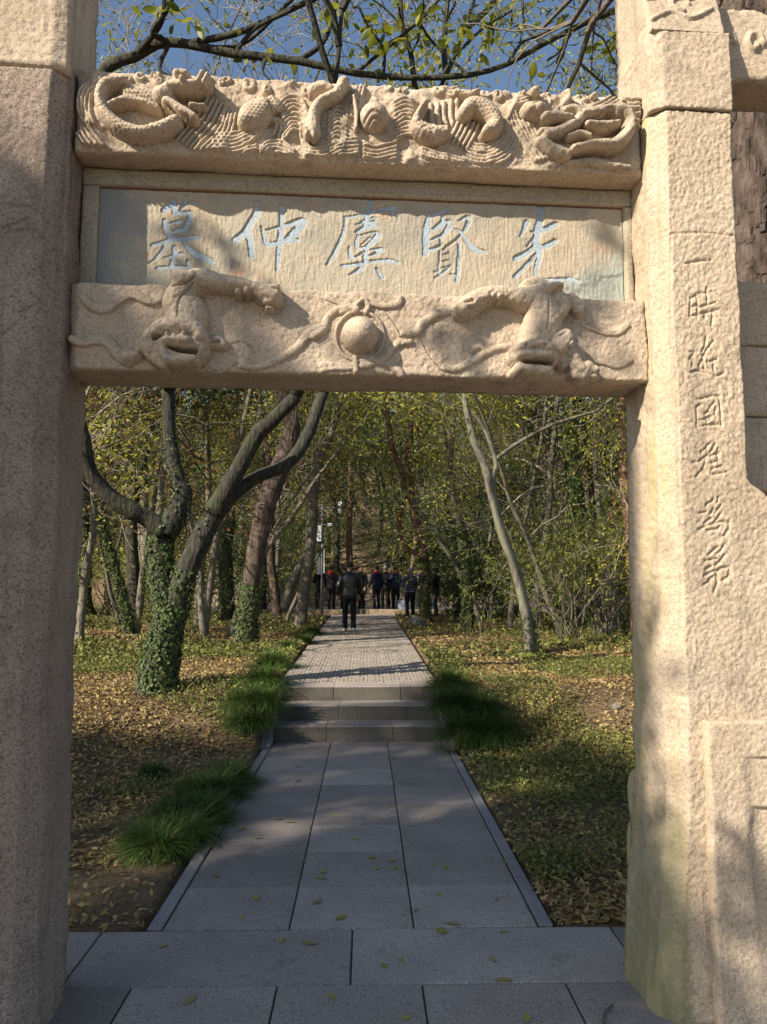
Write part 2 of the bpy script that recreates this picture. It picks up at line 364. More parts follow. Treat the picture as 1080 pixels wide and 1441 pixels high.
pave = empty('pavement', (0, 3.2, 0)); tag(pave, kind='structure')
def slab(parent, name, x0, x1, y0, y1, ztop, mat, th=.06, gap=.004, ch=.004, dz=0.0):
    b = Buf(); cx, cy = (x0+x1)/2, (y0+y1)/2
    hx, hy = (x1-x0)/2-gap, (y1-y0)/2-gap
    b.box(-hx, hx, -hy, hy, -th, 0, ch)
    o = b.build(name, mat); o.location = (cx-parent.location.x, cy-parent.location.y, ztop-parent.location.z+dz)
    o.rotation_euler = (RNG.normal(0, .0012), RNG.normal(0, .0012), 0)
    o.parent = parent; return o
def bed(parent, x0, x1, y0, y1, z0, z1, mat):
    b = Buf(); b.box(x0-parent.location.x, x1-parent.location.x, y0-parent.location.y, y1-parent.location.y, z0-parent.location.z, z1-parent.location.z)
    return b.build('joint_sand', mat, parent)
bed(pave, -3.9, 3.9, -1.2, 3.92, -.2, -.009, M['joint'])
xs = [-3.8, -2.5, -1.27, -.06, 1.2, 2.5, 3.8]
for a, b_ in zip(xs[:-1], xs[1:]): slab(pave, 'paving_slab', a, b_, 3.395, 3.925, 0, M['slab'], dz=RNG.uniform(-.002, .002))
for r in range(7):
    y1 = 3.395-.62*r; off = 0 if r % 2 == 0 else .3
    x0 = -.97-.605*4+off-.3*0
    for c in range(11):
        a = x0+c*.605
        if a+.605 > 3.8: break
        slab(pave, 'paving_slab', a, a+.605, y1-.62, y1, 0, M['slab'], dz=RNG.uniform(-.002, .002))
path = empty('path', (0, 3.93, 0)); tag(path, kind='structure')
bed(path, -1.07, .93, 3.923, STEP_Y+.2, -.2, -.010, M['joint'])
cols = [-.985, -.37, .24, .85]
rows = [[3.928, 4.47, 5.03, 6.14, 6.69, 7.25, 7.8, STEP_Y], [3.928, 4.47, 5.03, 5.58, 6.69, 7.25, 8.2, STEP_Y], [3.928, 4.47, 5.02, 6.09, 6.63, 7.7, STEP_Y]]
for c in range(3):
    for a, b_ in zip(rows[c][:-1], rows[c][1:]): slab(path, 'paving_slab', cols[c], cols[c+1], a, b_, 0, M['slab'], dz=RNG.uniform(-.003, .003))
for x0, x1 in ((-1.063, -.987), (.852, .928)):
    y = 3.93
    while y < STEP_Y-.05:
        y2 = min(STEP_Y, y+RNG.uniform(.8, 1.15))
        slab(path, 'edging_stone', x0, x1, y, y2, .004, M['kerb'], dz=RNG.uniform(-.004, .006)); y = y2
# three stone steps between low cheek stones
steps = empty('stone_steps', (0, STEP_Y, 0)); tag(steps, kind='structure')
RISE, TREAD = .165, .375
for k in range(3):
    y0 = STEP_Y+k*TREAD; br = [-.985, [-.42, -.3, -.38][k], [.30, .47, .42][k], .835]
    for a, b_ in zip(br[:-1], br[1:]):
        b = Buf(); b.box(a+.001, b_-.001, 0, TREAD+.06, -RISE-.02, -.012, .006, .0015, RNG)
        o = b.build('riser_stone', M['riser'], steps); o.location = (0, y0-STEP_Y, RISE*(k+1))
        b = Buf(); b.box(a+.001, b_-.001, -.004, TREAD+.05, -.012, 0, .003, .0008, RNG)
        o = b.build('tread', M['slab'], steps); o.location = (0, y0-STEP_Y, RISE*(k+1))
for x0, x1 in ((-1.10, -.99), (.84, .94)):
    b = Buf()
    n = 9
    for i in range(n):
        pass
    ys = np.linspace(-.30, 3*TREAD+.1, n); zt = np.interp(ys, [-.30, -.2, .25, 1.0, 1.3], [.03, .07, .28, .53, .53])
    V = []; Q = []
    for i in range(n):
        V += [(x0, ys[i], -.15), (x0, ys[i], zt[i]-.012), (x0+.012, ys[i], zt[i]), (x1-.012, ys[i], zt[i]), (x1, ys[i], zt[i]-.012), (x1, ys[i], -.15)]
    for i in range(n-1):
        for j in range(5): Q.append((i*6+j, i*6+j+1, i*6+7+j, i*6+6+j))
    T = [(0, 2, 1), (0, 3, 2), (0, 4, 3), (0, 5, 4)]; T += [tuple((n-1)*6+a for a in reversed(t)) for t in T]
    b.add(V, Q, T); b.build('cheek_stone', M['kerb'], steps)
# upper path of small setts
upath = empty('sett_path', (0, 9.4, .495)); tag(upath, kind='structure')
UP0 = STEP_Y+3*TREAD+.06
def upz(y): return .495+.0085*np.clip(y-9.4, 0, 21)
b = Buf(); ys = np.linspace(UP0, 29.75, 60)
V = []
for y in ys: V += [(path_l(y)-.01, y-9.4, upz(y)-.495-.012), (path_r(y)+.01, y-9.4, upz(y)-.495-.012)]
b.add(V, [(2*i, 2*i+1, 2*i+3, 2*i+2) for i in range(len(ys)-1)]); b.build('joint_sand', M['joint'], upath)
rest = Buf(); proto = []
for v in range(6):
    bb = Buf(); bb.box(-.046, .046, -.046, .046, -.03, 0, .009, .0025, RNG); proto.append(bb)
pm = [p.mesh('sett') for p in proto]
for m_ in pm: m_.materials.append(M['sett'])
cnt = 0; y = UP0+.05; r = 0
while y < 29.7:
    xl, xr = path_l(y), path_r(y); n = int((xr-xl)/.1)
    for i in range(n):
        x = xl+(i+.5)*(xr-xl)/n+(.025 if r % 2 else -.025)
        arc = .05*math.sin((x+.1)*5.2); yy = y+arc*.8
        z = upz(yy)-.495+RNG.normal(0, .0022)
        if cnt < 300:
            o = bpy.data.objects.new('sett', pm[cnt % 6]); o.location = (x, yy-9.4, z); o.rotation_euler = (RNG.normal(0, .02), RNG.normal(0, .02), RNG.normal(0, .05)); link(o, upath)
        else:
            V = proto[cnt % 6].V[0]+np.array([x, yy-9.4, z]); rest.add(V, proto[cnt % 6].Q[0], proto[cnt % 6].T[0])
        cnt += 1
    y += .098; r += 1
o = rest.build('setts_beyond', M['sett'], upath); tag(o, kind='stuff')
# terrace at the end of the path, one step up, and its retaining wall
terr = empty('terrace', (0, 29.8, .7)); tag(terr, kind='structure')
b = Buf(); b.box(-8.4, 8.4, .3, 7.2, -.4, .12); b.build('terrace_floor', M['kerb'], terr)
x = -8.4
while x < 8.3:
    x2 = min(8.4, x+RNG.uniform(1.1, 1.6)); bb = Buf(); bb.box(x+.006, x2-.006, 0, .34, -.3, .14, .012); bb.build('step_stone', M['wallstone'], terr); x = x2
TERZ = .82
wall = empty('retaining_wall', (0, 36.6, TERZ)); tag(wall, 'rough brown stone retaining wall at the back of the terrace', 'wall')
b = Buf(); b.box(-9.5, 9.5, .08, .5, -.3, 1.08); b.build('mortar_core', M['joint'], wall)
z = 0; r = 0
while z < 1.0:
    hgt = RNG.uniform(.22, .31); x = -9.5+RNG.uniform(-.3, 0)
    while x < 9.4:
        w = RNG.uniform(.4, .8); bb = Buf(); bb.box(-w/2+.01, w/2-.01, 0, .3, 0, hgt-.015, .025, .008, RNG)
        o = bb.build('wall_stone', M['wallstone'], wall); o.location = (x+w/2, RNG.uniform(-.03, .03), z); x += w
    z += hgt; r += 1
x = -9.5
while x < 9.4:
    w = RNG.uniform(.9, 1.3); bb = Buf(); bb.box(x+.006, x+w-.006, -.06, .5, z, z+.13, .015, .004, RNG); bb.build('coping_stone', M['kerb'], wall); x += w

# ------------------------------------------------------------------ stone gateway
TH = math.radians(3.3)
GO = np.array([0, 3.12, 0]); GU = np.array([math.cos(TH), math.sin(TH), 0]); GV = np.array([-math.sin(TH), math.cos(TH), 0])
gate = empty('stone_gateway', tuple(GO), TH)
tag(gate, 'carved tan stone memorial gateway with blue inscribed tablet and two lion beams', 'gateway')
def gp(x, y, v=0.):
    d = ray(x, y); e = np.array([0, 0, EYE])-GO
    t = (v-e@GV)/(d@GV); p = e+d*t
    return p@GU, p[2], (d@FWD)*t/F        # u, height, metres per pixel
def trace(lst, ox, oy, sc, v=0.):
    """zoomed-photo points (x, y, r) -> (u, w, r) on the gate plane at depth v"""
    out = []
    for p in lst:
        u, w, mpp = gp(ox+p[0]/sc, oy+p[1]/sc, v); out.append((u, w, (p[2] if len(p) > 2 else 10)/sc*mpp))
    return out
class Field:
    def __init__(s, u0, u1, w0, w1, step):
        s.u = np.arange(u0, u1+step*.5, step); s.w = np.arange(w0, w1+step*.5, step); s.step = step
        s.U, s.W = np.meshgrid(s.u, s.w); s.H = np.zeros_like(s.U)
    def stroke(s, pts, h, prof='round', mode='max', n=24, base=0., smooth=True):
        P = spline(pts, n) if smooth and len(pts) > 2 else np.asarray(pts, float)
        if len(P) == 1: P = np.vstack([P, P+[1e-5, 0, 0]])
        for (a, b) in zip(P[:-1], P[1:]):
            rm = max(a[2], b[2])*1.02+1e-4
            i0, i1 = np.searchsorted(s.u, [min(a[0], b[0])-rm, max(a[0], b[0])+rm]); j0, j1 = np.searchsorted(s.w, [min(a[1], b[1])-rm, max(a[1], b[1])+rm])
            if i1 <= i0 or j1 <= j0: continue
            U = s.U[j0:j1, i0:i1]; W = s.W[j0:j1, i0:i1]
            dx, dy = b[0]-a[0], b[1]-a[1]; L2 = dx*dx+dy*dy+1e-12
            t = np.clip(((U-a[0])*dx+(W-a[1])*dy)/L2, 0, 1)
            r = np.maximum(a[2]+(b[2]-a[2])*t, 1e-4)
            d = np.hypot(U-a[0]-dx*t, W-a[1]-dy*t)/r
            if prof == 'round': p = np.sqrt(np.clip(1-d*d, 0, 1))
            elif prof == 'soft': p = np.clip(1-d*d, 0, 1)**1.5
            elif prof == 'groove': p = np.clip(1-d, 0, 1)
            else: p = np.clip((1-d)*4, 0, 1)
            val = np.where(d < 1, base*(p > 0)+h*p, 0)
            sub = s.H[j0:j1, i0:i1]
            if mode == 'max': np.maximum(sub, val, out=sub)
            elif mode == 'min': np.minimum(sub, val, out=sub)
            elif mode == 'carve': 
                s._carve[j0:j1, i0:i1] = np.maximum(s._carve[j0:j1, i0:i1], np.where(d < 1, h*p, 0))
    def carve_begin(s): s._carve = np.zeros_like(s.H)
    def carve_end(s): s.H -= s._carve
def part_from_field(name, f, v0, mat, parent, eps=.0025, sink=.004):
    """mesh only the cells where the relief stands out: one carved part lying on its beam"""
    on = f.H > eps
    nj, ni = f.H.shape
    cell = on[:-1, :-1] | on[1:, :-1] | on[:-1, 1:] | on[1:, 1:]
    idx = np.arange(nj*ni).reshape(nj, ni)
    q = np.stack([idx[:-1, :-1], idx[:-1, 1:], idx[1:, 1:], idx[1:, :-1]], -1)[cell]
    V = np.stack([f.U, v0-np.where(f.H > eps, f.H, -sink), f.W], -1).reshape(-1, 3)
    used, inv = np.unique(q, return_inverse=True)
    return add_obj(name, make_mesh(name, V[used], inv.reshape(-1, 4), smooth=True), mat, parent)
def block(name, s_u, wvals, u0f, u1f, v0, vback, H, mat, parent, nv=5, rough=.003, seed=0, ch=0.0):
    """stone block: displaced front sheet (rows of wvals, columns of s_u in 0..1), wrapped sides and a back"""
    S, W = np.meshgrid(s_u, wvals); U = u0f(W)+S*(u1f(W)-u0f(W)); nj, ni = U.shape
    if ch:
        e = np.minimum(U-u0f(W), u1f(W)-U); H = H-np.clip(ch-e, 0, None)
    V = [np.stack([U, v0-H, W], -1).reshape(-1, 3)]
    idx = np.arange(nj*ni).reshape(nj, ni); Q = [np.stack([idx[:-1, :-1], idx[:-1, 1:], idx[1:, 1:], idx[1:, :-1]], -1).reshape(-1, 4)]
    ring = np.concatenate([idx[0, :], idx[1:, -1], idx[-1, -2::-1], idx[-2:0:-1, 0]]); nr = len(ring)
    P = V[0][ring]; base = nj*ni; prev = ring
    cu, cw = P[:, 0].mean(), P[:, 2].mean()
    for k in range(1, nv+1):
        t = k/nv; Pk = P.copy(); Pk[:, 1] = P[:, 1]+(vback-P[:, 1])*t
        nz = rough*vnoise(Pk[:, 2]*9+Pk[:, 0]*7, Pk[:, 1]*9, seed+5)+rough*.5*vnoise(Pk[:, 2]*45, Pk[:, 1]*40+Pk[:, 0]*45, seed+8)
        sx = np.where(np.arange(nr) < ni, 0, np.where(np.arange(nr) < ni+nj-1, 1, np.where(np.arange(nr) < 2*ni+nj-2, 0, -1)))
        sz = np.where(np.arange(nr) < ni, -1, np.where(np.arange(nr) < ni+nj-1, 0, np.where(np.arange(nr) < 2*ni+nj-2, 1, 0)))
        Pk[:, 0] += nz*sx; Pk[:, 2] += nz*sz
        V.append(Pk); cur = base+np.arange(nr); base += nr
        nxt = np.roll(prev, -1); cn = np.roll(cur, -1)
        Q.append(np.stack([nxt, prev, cur, cn], -1)); prev = cur
    c = base; V.append(np.array([[cu, vback, cw]])); T = np.stack([np.roll(prev, -1), prev, np.full(nr, c)], -1)
    o = add_obj(name, make_mesh(name, np.concatenate(V), np.concatenate(Q), T, smooth=True), mat, parent)
    return o
def chisel(U, W, amp, seed):
    """pointed-chisel dressing"""
    return amp*(.7*vnoise(U*70, W*70, seed)+.6*vnoise(U*120+W*40, W*110-U*40, seed+2)+.9*fbm(U*14, W*14, seed+4, 2)*.6)
def edge_wear(U, W, u0, u1, w0, w1, r, seed):
    e = np.minimum(np.minimum(U-u0, u1-U), np.minimum(W-w0, w1-W))
    rr = r*(1+.8*fbm(U*9, W*9, seed, 3)); t = np.clip(1-e/np.maximum(rr, .004), 0, 1)
    return -rr*(1-np.sqrt(np.clip(1-t*t, 0, 1)))*.9
def const(c): return lambda w: np.zeros_like(w)+c
UL, UR = -1.215, 1.215
UV0 = -.012
# ---- pillars
def dense(a, b, step): return np.linspace(a, b, int(abs(b-a)/step)+1)
def ss(width, step): return np.linspace(0, 1, int(width/step)+1)
INS = []      # incised inscription strokes on the right pillar, traced on its front plane
VF = -.115
A = [[(180, 215), (300, 197), (450, 178)],
     [(235, 570), (228, 660), (225, 745)], [(240, 568), (300, 550), (302, 770)], [(230, 655), (298, 640)], [(222, 752), (292, 740)],
     [(320, 522), (450, 508)], [(400, 470), (405, 622)], [(310, 662), (400, 640), (490, 612)], [(328, 722), (420, 712), (512, 688)], [(455, 690), (460, 780), (448, 855)], [(375, 755), (390, 772)],
     [(230, 1112), (272, 1130), (220, 1190)], [(220, 1190), (255, 1200), (252, 1260)], [(390, 960), (380, 1030), (345, 1110)], [(470, 1000), (380, 1110), (360, 1190), (378, 1292)], [(378, 1292), (320, 1270), (350, 1200)], [(460, 1185), (468, 1305)], [(492, 1188), (430, 1215)], [(400, 1215), (420, 1240)], [(230, 1322), (340, 1310), (480, 1362), (568, 1330)]]
B = [[(290, 285), (400, 262), (480, 238), (570, 250)], [(570, 250), (585, 450), (597, 632)], [(288, 380), (290, 632)], [(292, 634), (430, 610), (560, 604)], [(305, 547), (400, 525), (465, 498)], [(380, 472), (420, 438)], [(300, 370), (340, 352)], [(520, 395), (510, 470)], [(405, 565), (465, 518)], [(430, 400), (500, 320)],
     [(442, 850), (340, 955)], [(522, 848), (455, 955)], [(225, 1092), (320, 1060), (422, 985)], [(455, 1005), (580, 958)], [(400, 1040), (360, 1160), (275, 1255)], [(550, 915), (560, 1082)], [(475, 1085), (575, 1060)], [(480, 1165), (605, 1128)], [(495, 1235), (665, 1208)], [(370, 1180), (400, 1225)], [(330, 1060), (420, 1000)]]
C = [[(268, 332), (350, 263)], [(395, 300), (415, 232)], [(200, 418), (285, 398)], [(320, 430), (360, 370)], [(440, 325), (378, 415)], [(445, 420), (388, 495)], [(342, 468), (258, 530)], [(192, 598), (340, 535), (470, 512), (542, 530)], [(542, 530), (525, 600), (470, 672), (435, 655)], [(280, 602), (400, 592), (430, 560)],
     [(300, 885), (355, 835), (412, 798)], [(472, 790), (440, 845), (385, 885)], [(268, 952), (400, 930)], [(490, 890), (430, 962), (380, 1000)], [(270, 1050), (335, 1020)], [(248, 1122), (310, 1100), (375, 1058)], [(395, 1080), (440, 1040), (545, 1028)], [(545, 1028), (525, 1130), (460, 1172)], [(395, 1080), (405, 1200), (368, 1298)], [(250, 1232), (355, 1138)]]
for L_, (ox, oy, sc) in ((A, (940, 340, 7.2)), (B, (950, 530, 9.01)), (C, (960, 670, 8.01))):
    for s_ in L_: INS.append([(u, w, .0075) for (u, w, r) in trace(s_, ox, oy, sc, VF)])
BORD = [[gp(945, 328, VF), gp(990, 327, VF), gp(1036, 331, VF)], [gp(945, 328, VF), gp(946, 480, VF), gp(954, 560, VF), gp(962, 880, VF)]]
def pillar_front(u0f, u1f, w0, w1, step, seed, inscr=False):
    width = float(u1f(np.array(2.))-u0f(np.array(2.)))
    su = ss(width, step); wv = dense(w0, w1, step)
    S, W = np.meshgrid(su, wv); U = u0f(W)+S*(u1f(W)-u0f(W))
    H = chisel(U, W, .0031, seed)+.006*fbm(U*2.2, W*2.2, seed+9, 3)
    if inscr:
        f = Field(1.2, 1.75, w0, w1, .004); f.carve_begin()
        for s_ in INS: f.stroke(s_, .0085, 'soft', 'carve', 10)
        for s_ in BORD: f.stroke([(u, w, .006) for u, w, m in s_], .006, 'groove', 'carve', 10)
        ii = np.clip(((U-f.u[0])/f.step).round().astype(int), 0, len(f.u)-1); jj = np.clip(((W-f.w[0])/f.step).round().astype(int), 0, len(f.w)-1)
        H = H-f._carve[jj, ii]
    return su, wv, H
JR, JL = 3.70, 3.74           # joint heights between shaft and upper block
def u1R(w): return 1.585+.075*sstep(2.1, 2.02, w)+.012*sstep(3, 0, w)+.004*vnoise(np.asarray(w)*6, 0*np.asarray(w), 3)
def u0R(w): return 1.215-.012*sstep(2.2, 0, w)-.07*sstep(.95, 0, w)+.004*vnoise(np.asarray(w)*5, 0*np.asarray(w)+4, 4)
su, wv, Hh = pillar_front(u0R, u1R, -.02, JR-.004, .0048, 31, True)
S, W = np.meshgrid(su, wv); Uu = u0R(W)+S*(u1R(W)-u0R(W))
Hh = Hh-np.clip(.065-(Uu-u0R(W)), 0, None)-np.where(W > 2.03, np.clip(.02-(u1R(W)-Uu), 0, None), 0)*1.5
pr = block('pillar', su, wv, u0R, u1R, VF, .27, Hh, M['granite_green'], gate, nv=22, rough=.006, seed=41)
pr['label'] = 'right-hand stone pillar with a column of small incised characters'
su, wv, Hh = pillar_front(lambda w: 1.222+0*w, lambda w: 1.575+0*w, JR+.004, 4.06, .006, 33)
S, W = np.meshgrid(su, wv); Hh = Hh-.028*np.clip(1-S*7, 0, 1)-edge_wear(S, W, -1, 2, JR, 9, .012, 2)*-1
block('pillar_block', su, wv, const(1.222), const(1.575), VF-.004, .27, Hh, M['granite'], pr, nv=16, rough=.006, seed=42)
f = Field(1.2, 1.6, 4.06, 5.2, .006)
for k in range(5):
    f.stroke([(1.24, 4.12+.12*k, .012), (1.33, 4.17+.12*k, .012), (1.42, 4.14+.12*k, .012), (1.52, 4.2+.12*k, .012)], .012, 'round')
    f.stroke([(1.38+.04*math.cos(a), 4.22+.2*k+.04*math.sin(a), .01) for a in np.linspace(0, 5, 7)], .012, 'round')
su = ss(.34, .006); wv = dense(4.062, 5.1, .006); S, W = np.meshgrid(su, wv); U = 1.228+S*.33
ii = np.clip(((U-f.u[0])/f.step).round().astype(int), 0, len(f.u)-1); jj = np.clip(((W-f.w[0])/f.step).round().astype(int), 0, len(f.w)-1)
Hh = chisel(U, W, .002, 51)+f.H[jj, ii]-.25*(W-4.06)
block('pillar_head', su, wv, const(1.228), const(1.558), VF-.002, .27, Hh, M['granite'], pr, nv=8, rough=.006, seed=52)
def u1L(w): return -1.215+.008*sstep(2.2, 0, w)+.006*vnoise(np.asarray(w)*4, 0*np.asarray(w), 13)
su, wv, Hh = pillar_front(const(-1.70), u1L, -.02, JL-.004, .007, 61)
S, W = np.meshgrid(su, wv); Uu = -1.70+S*(u1L(W)+1.70)
Hh = Hh-np.clip(.07-(u1L(W)-Uu), 0, None)
f = Field(-1.72, -1.2, 2.6, 3.6, .006); f.carve_begin()
for s_ in ([(0, 287), (30, 290), (55, 288)], [(5, 322), (25, 312), (40, 308)], [(0, 330), (25, 325), (50, 324), (62, 336)], [(30, 440), (60, 425)], [(5, 470), (25, 455)]):
    f.stroke([(gp(x, y, VF)[0], gp(x, y, VF)[1], .008) for x, y in s_], .009, 'soft', 'carve', 8)
ii = np.clip(((Uu-f.u[0])/f.step).round().astype(int), 0, len(f.u)-1); jj = ((W-f.w[0])/f.step).round().astype(int); ok = (jj >= 0) & (jj < len(f.w))
Hh = Hh-np.where(ok, f._carve[np.clip(jj, 0, len(f.w)-1), ii], 0)
pl = block('pillar', su, wv, const(-1.70), u1L, VF, .27, Hh, M['granite_shade'], gate, nv=14, rough=.007, seed=71)
pl['label'] = 'left-hand stone pillar standing in shade'
su, wv, Hh = pillar_front(const(-1.70), const(-1.222), JL+.004, 5.1, .008, 63)
S, W = np.meshgrid(su, wv); Hh = Hh-.02*np.clip(1-(1-S)*9, 0, 1)-.012*np.clip(1-(W-JL)*60, 0, 1)
block('pillar_block', su, wv, const(-1.70), const(-1.224), VF-.006, .26, Hh, M['granite'], pl, nv=8, rough=.007, seed=72)
# footing stones
for nm, a, b_, par in (('pillar_footing', 1.19, 1.72, pr), ('pillar_footing', -1.74, -1.19, pl)):
    bb = Buf(); bb.box(a+.06, b_-.06, VF+.02, .25, -.03, .004, .004); bb.build(nm, M['granite_shade'], par)
# scroll-edged drum stones behind both pillars
def drum(u_in, sgn, par):
    prof = [(.27, -.02), (.42, -.02), (.42, .29)]
    for a in np.linspace(-80, 80, 9): prof.append((.345+.06*math.cos(math.radians(a)), .47+.15*math.sin(math.radians(a))))
    for a in np.linspace(-70, 90, 8): prof.append((.325+.05*math.cos(math.radians(a)), .74+.10*math.sin(math.radians(a))))
    prof.append((.27, .86))
    n = len(prof); b = Buf(); us = [u_in, u_in+sgn*.012, u_in+sgn*.2, u_in+sgn*.212]; sc = [.96, 1, 1, .96]
    V = []
    for u, s_ in zip(us, sc):
        for (v, w) in prof: V.append((u, .31+(v-.31)*s_, .45+(w-.45)*s_))
    Q = [(k*n+i, k*n+(i+1) % n, k*n+n+(i+1) % n, k*n+n+i) for k in range(3) for i in range(n)]
    V += [(us[0], .3, .4), (us[3], .3, .4)]
    T = [(4*n, (i+1) % n, i) for i in range(n)]+[(4*n+1, 3*n+i, 3*n+(i+1) % n) for i in range(n)]
    b.add(V, Q, T); o = b.build('drum_stone', M['granite_green'], par); return o
drum(1.212, 1, pr); drum(-1.245, -1, pl)
# swelling rear foot of each pillar, whose rounded edge shows past the shaft
# clasp stone with a sunk scroll panel in front of the right pillar
f = Field(1.33, 2.05, -.02, 1.13, .005); Uf, Wf = f.U, f.W
edge_u = 1.335+.012*sstep(1.1, 0, Wf)
H = .045+chisel(Uf, Wf, .0018, 81)
def ub(pts):
    a = np.array([gp(x, y, VF-.045)[:2] for x, y in pts]); a = a[np.argsort(a[:, 1])]; return lambda W: np.interp(W, a[:, 1], a[:, 0])
b1 = ub([(1042, 1062), (1044, 1120), (1050, 1200), (1056, 1290), (1075, 1400), (1090, 1470)]); w1_ = gp(1060, 1064, VF-.045)[1]
in1 = sstep(0, .06, Uf-b1(Wf))*sstep(0, .012, w1_-Wf); H = H-.010*in1
b2 = ub([(1056, 1132), (1049, 1165), (1048, 1200), (1053, 1240), (1063, 1280), (1080, 1318), (1105, 1355), (1150, 1400), (1230, 1450)]); w2_ = gp(1060, 1134, VF-.045)[1]
in2 = sstep(0, .07, Uf-b2(Wf))*sstep(0, .012, w2_-Wf-.12*np.clip(Uf-1.5, 0, .4)); H = H-.018*in2
H = H+edge_wear(Uf, Wf, 1.333, 3, -9, 1.128, .014, 83)
cl = block('clasp_stone', np.linspace(0, 1, len(f.u)), f.w, const(f.u[0]), const(f.u[-1]), VF, VF+.03, H, M['granite'], pr, nv=2, rough=.003, seed=84)
# ---- beams and tablet
def beam_block(name, w0, w1, v0, vb, mat, step, H, u0=UL, u1=UR, seed=0):
    su = np.linspace(0, 1, int((u1-u0)/step)+1); wv = np.linspace(w0, w1, int((w1-w0)/step)+1)
    S, W = np.meshgrid(su, wv); U = u0+S*(u1-u0)
    return block(name, su, wv, const(u0), const(u1), v0, vb, H(U, W), mat, gate, nv=6, rough=.004, seed=seed)
LB0, LB1 = 2.532, 2.895
UB0, UB1 = 3.452, 3.815
lower = beam_block('lower_beam', LB0, LB1, 0, .27, M['beam'], .005, lambda U, W: chisel(U, W, .0032, 91)+edge_wear(U, W, UL, UR, LB0, LB1, .018, 93)-.02*sstep(.05, 0, U-UL), seed=92)
def lay(mat, name, strokes, par, step=.0042, tex=None, v=0.):
    """strokes: (origin/scale key, points, height, profile, base)"""
    allp = []
    for key, pts, h, prof, base in strokes: allp.append(trace(pts, *KEY[key], v))
    us = [p[0] for s_ in allp for p in s_]; ws = [p[1] for s_ in allp for p in s_]; rm = max(p[2] for s_ in allp for p in s_)+.01
    f = Field(min(us)-rm, max(us)+rm, min(ws)-rm, max(ws)+rm, step)
    neg = []
    for (key, pts, h, prof, base), s_ in zip(strokes, allp):
        if h < 0: neg.append((s_, -h, prof))
        else: f.stroke(s_, h*(1.3 if v == UV0 else (1.15 if h > .02 else 1.)), prof, 'max', 18, base)
    f.carve_begin()
    for s_, h, prof in neg: f.stroke(s_, h*1.25, prof, 'carve', 12)
    if v == UV0: f.H *= sstep(UB1+.004, UB1-.014, f.W)
    g = f.H > .003
    if tex: f.H = np.where(g, f.H+tex(f.U, f.W)*np.clip(f.H/.02, 0, 1), f.H)
    f.H = np.where(g, np.maximum(f.H-f._carve+chisel(f.U, f.W, .0013, 5), .0030), 0)
    o = part_from_field(name, f, v, mat, par); return o
KEY = {1: (100, 90, 4.909), 2: (300, 90, 4.909), 3: (500, 100, 4.909), 4: (700, 110, 4.909), 5: (85, 380, 4.909), 6: (280, 380, 4.909), 7: (480, 390, 4.909), 8: (640, 390, 3.857)}
def scales(U, W):
    a = .017; x = U/a; y = W/(a*.8); r = np.floor(y); xx = x+.5*(r % 2)
    return .0065*(1-((xx-np.floor(xx)-.5)**2*4))*(1-(y-r))+0
def ridged(k=1.): return lambda U, W: .0028*vnoise(U*60*k, W*60*k, 17)+.002*vnoise(U*140*k, W*140*k, 18)
R_, S_, FL = 'round', 'soft', 'flat'
lion1 = [(5, [(820, 200, 90), (900, 120, 100), (1000, 90, 80), (1090, 110, 68), (1240, 130, 58), (1350, 160, 52)], .066, R_, .012),
    (5, [(840, 250, 130), (880, 330, 150), (840, 430, 140)], .062, R_, .01), (5, [(860, 110, 90), (930, 90, 60)], .078, R_, .012),
    (6, [(400, 160, 55), (470, 190, 75), (510, 210, 72)], .068, R_, .014), (6, [(283, 190, 28)], .05, R_, .03), (6, [(343, 180, 36)], .05, R_, .03),
    (6, [(505, 165, 20), (545, 160, 22)], .02, R_, .07), (6, [(490, 215, 20), (545, 205, 22)], .02, R_, .07), (6, [(470, 255, 20), (510, 250, 20)], .02, R_, .06), (6, [(480, 292, 18), (505, 295, 16)], .03, R_, .03),
    (5, [(690, 500, 50), (700, 440, 60), (840, 410, 75), (960, 450, 60), (985, 500, 50)], .058, R_, .035), (5, [(720, 560, 110), (850, 570, 135), (940, 570, 100)], .05, R_, .03),
    (5, [(740, 540, 40), (810, 520, 42), (900, 530, 40)], .045, R_, .06), (5, [(730, 560, 30), (750, 640, 40), (830, 665, 42), (940, 655, 38)], .05, R_, .05),
    (5, [(770, 495, 18)], .03, R_, .08), (5, [(880, 490, 18)], .03, R_, .08), (5, [(700, 640, 55), (730, 680, 40)], .03, R_, .05),
    (5, [(770, 572, 14), (850, 590, 24), (950, 600, 26)], -.062, S_, 0), (5, [(790, 497, 13)], -.03, S_, 0), (5, [(835, 495, 12)], -.03, S_, 0), (5, [(680, 510, 24), (710, 505, 24)], -.05, S_, 0),
    (5, [(630, 460, 45), (600, 520, 50), (640, 600, 45), (680, 640, 40)], .04, R_, .01), (5, [(560, 520, 40), (550, 560, 36)], .03, R_, .01),
    (5, [(940, 140, 8), (860, 230, 8), (835, 300, 8), (835, 380, 8)], -.012, S_, 0), (5, [(800, 160, 8), (880, 150, 8), (945, 110, 8)], -.014, S_, 0),
    (6, [(60, 520, 30), (130, 510, 52), (175, 530, 38)], .03, R_, .004), (6, [(90, 515, 14), (150, 510, 16)], -.015, S_, 0)]
for k in range(0): lion1.append((5, [(650+48*k, 430-14*math.sin(k/6*3.1), 22), (665+46*k, 465-10*math.sin(k/6*3.1), 18)], .03, R_, .066))
lay(M['beam'], 'carved_lion', lion1, lower, tex=ridged())
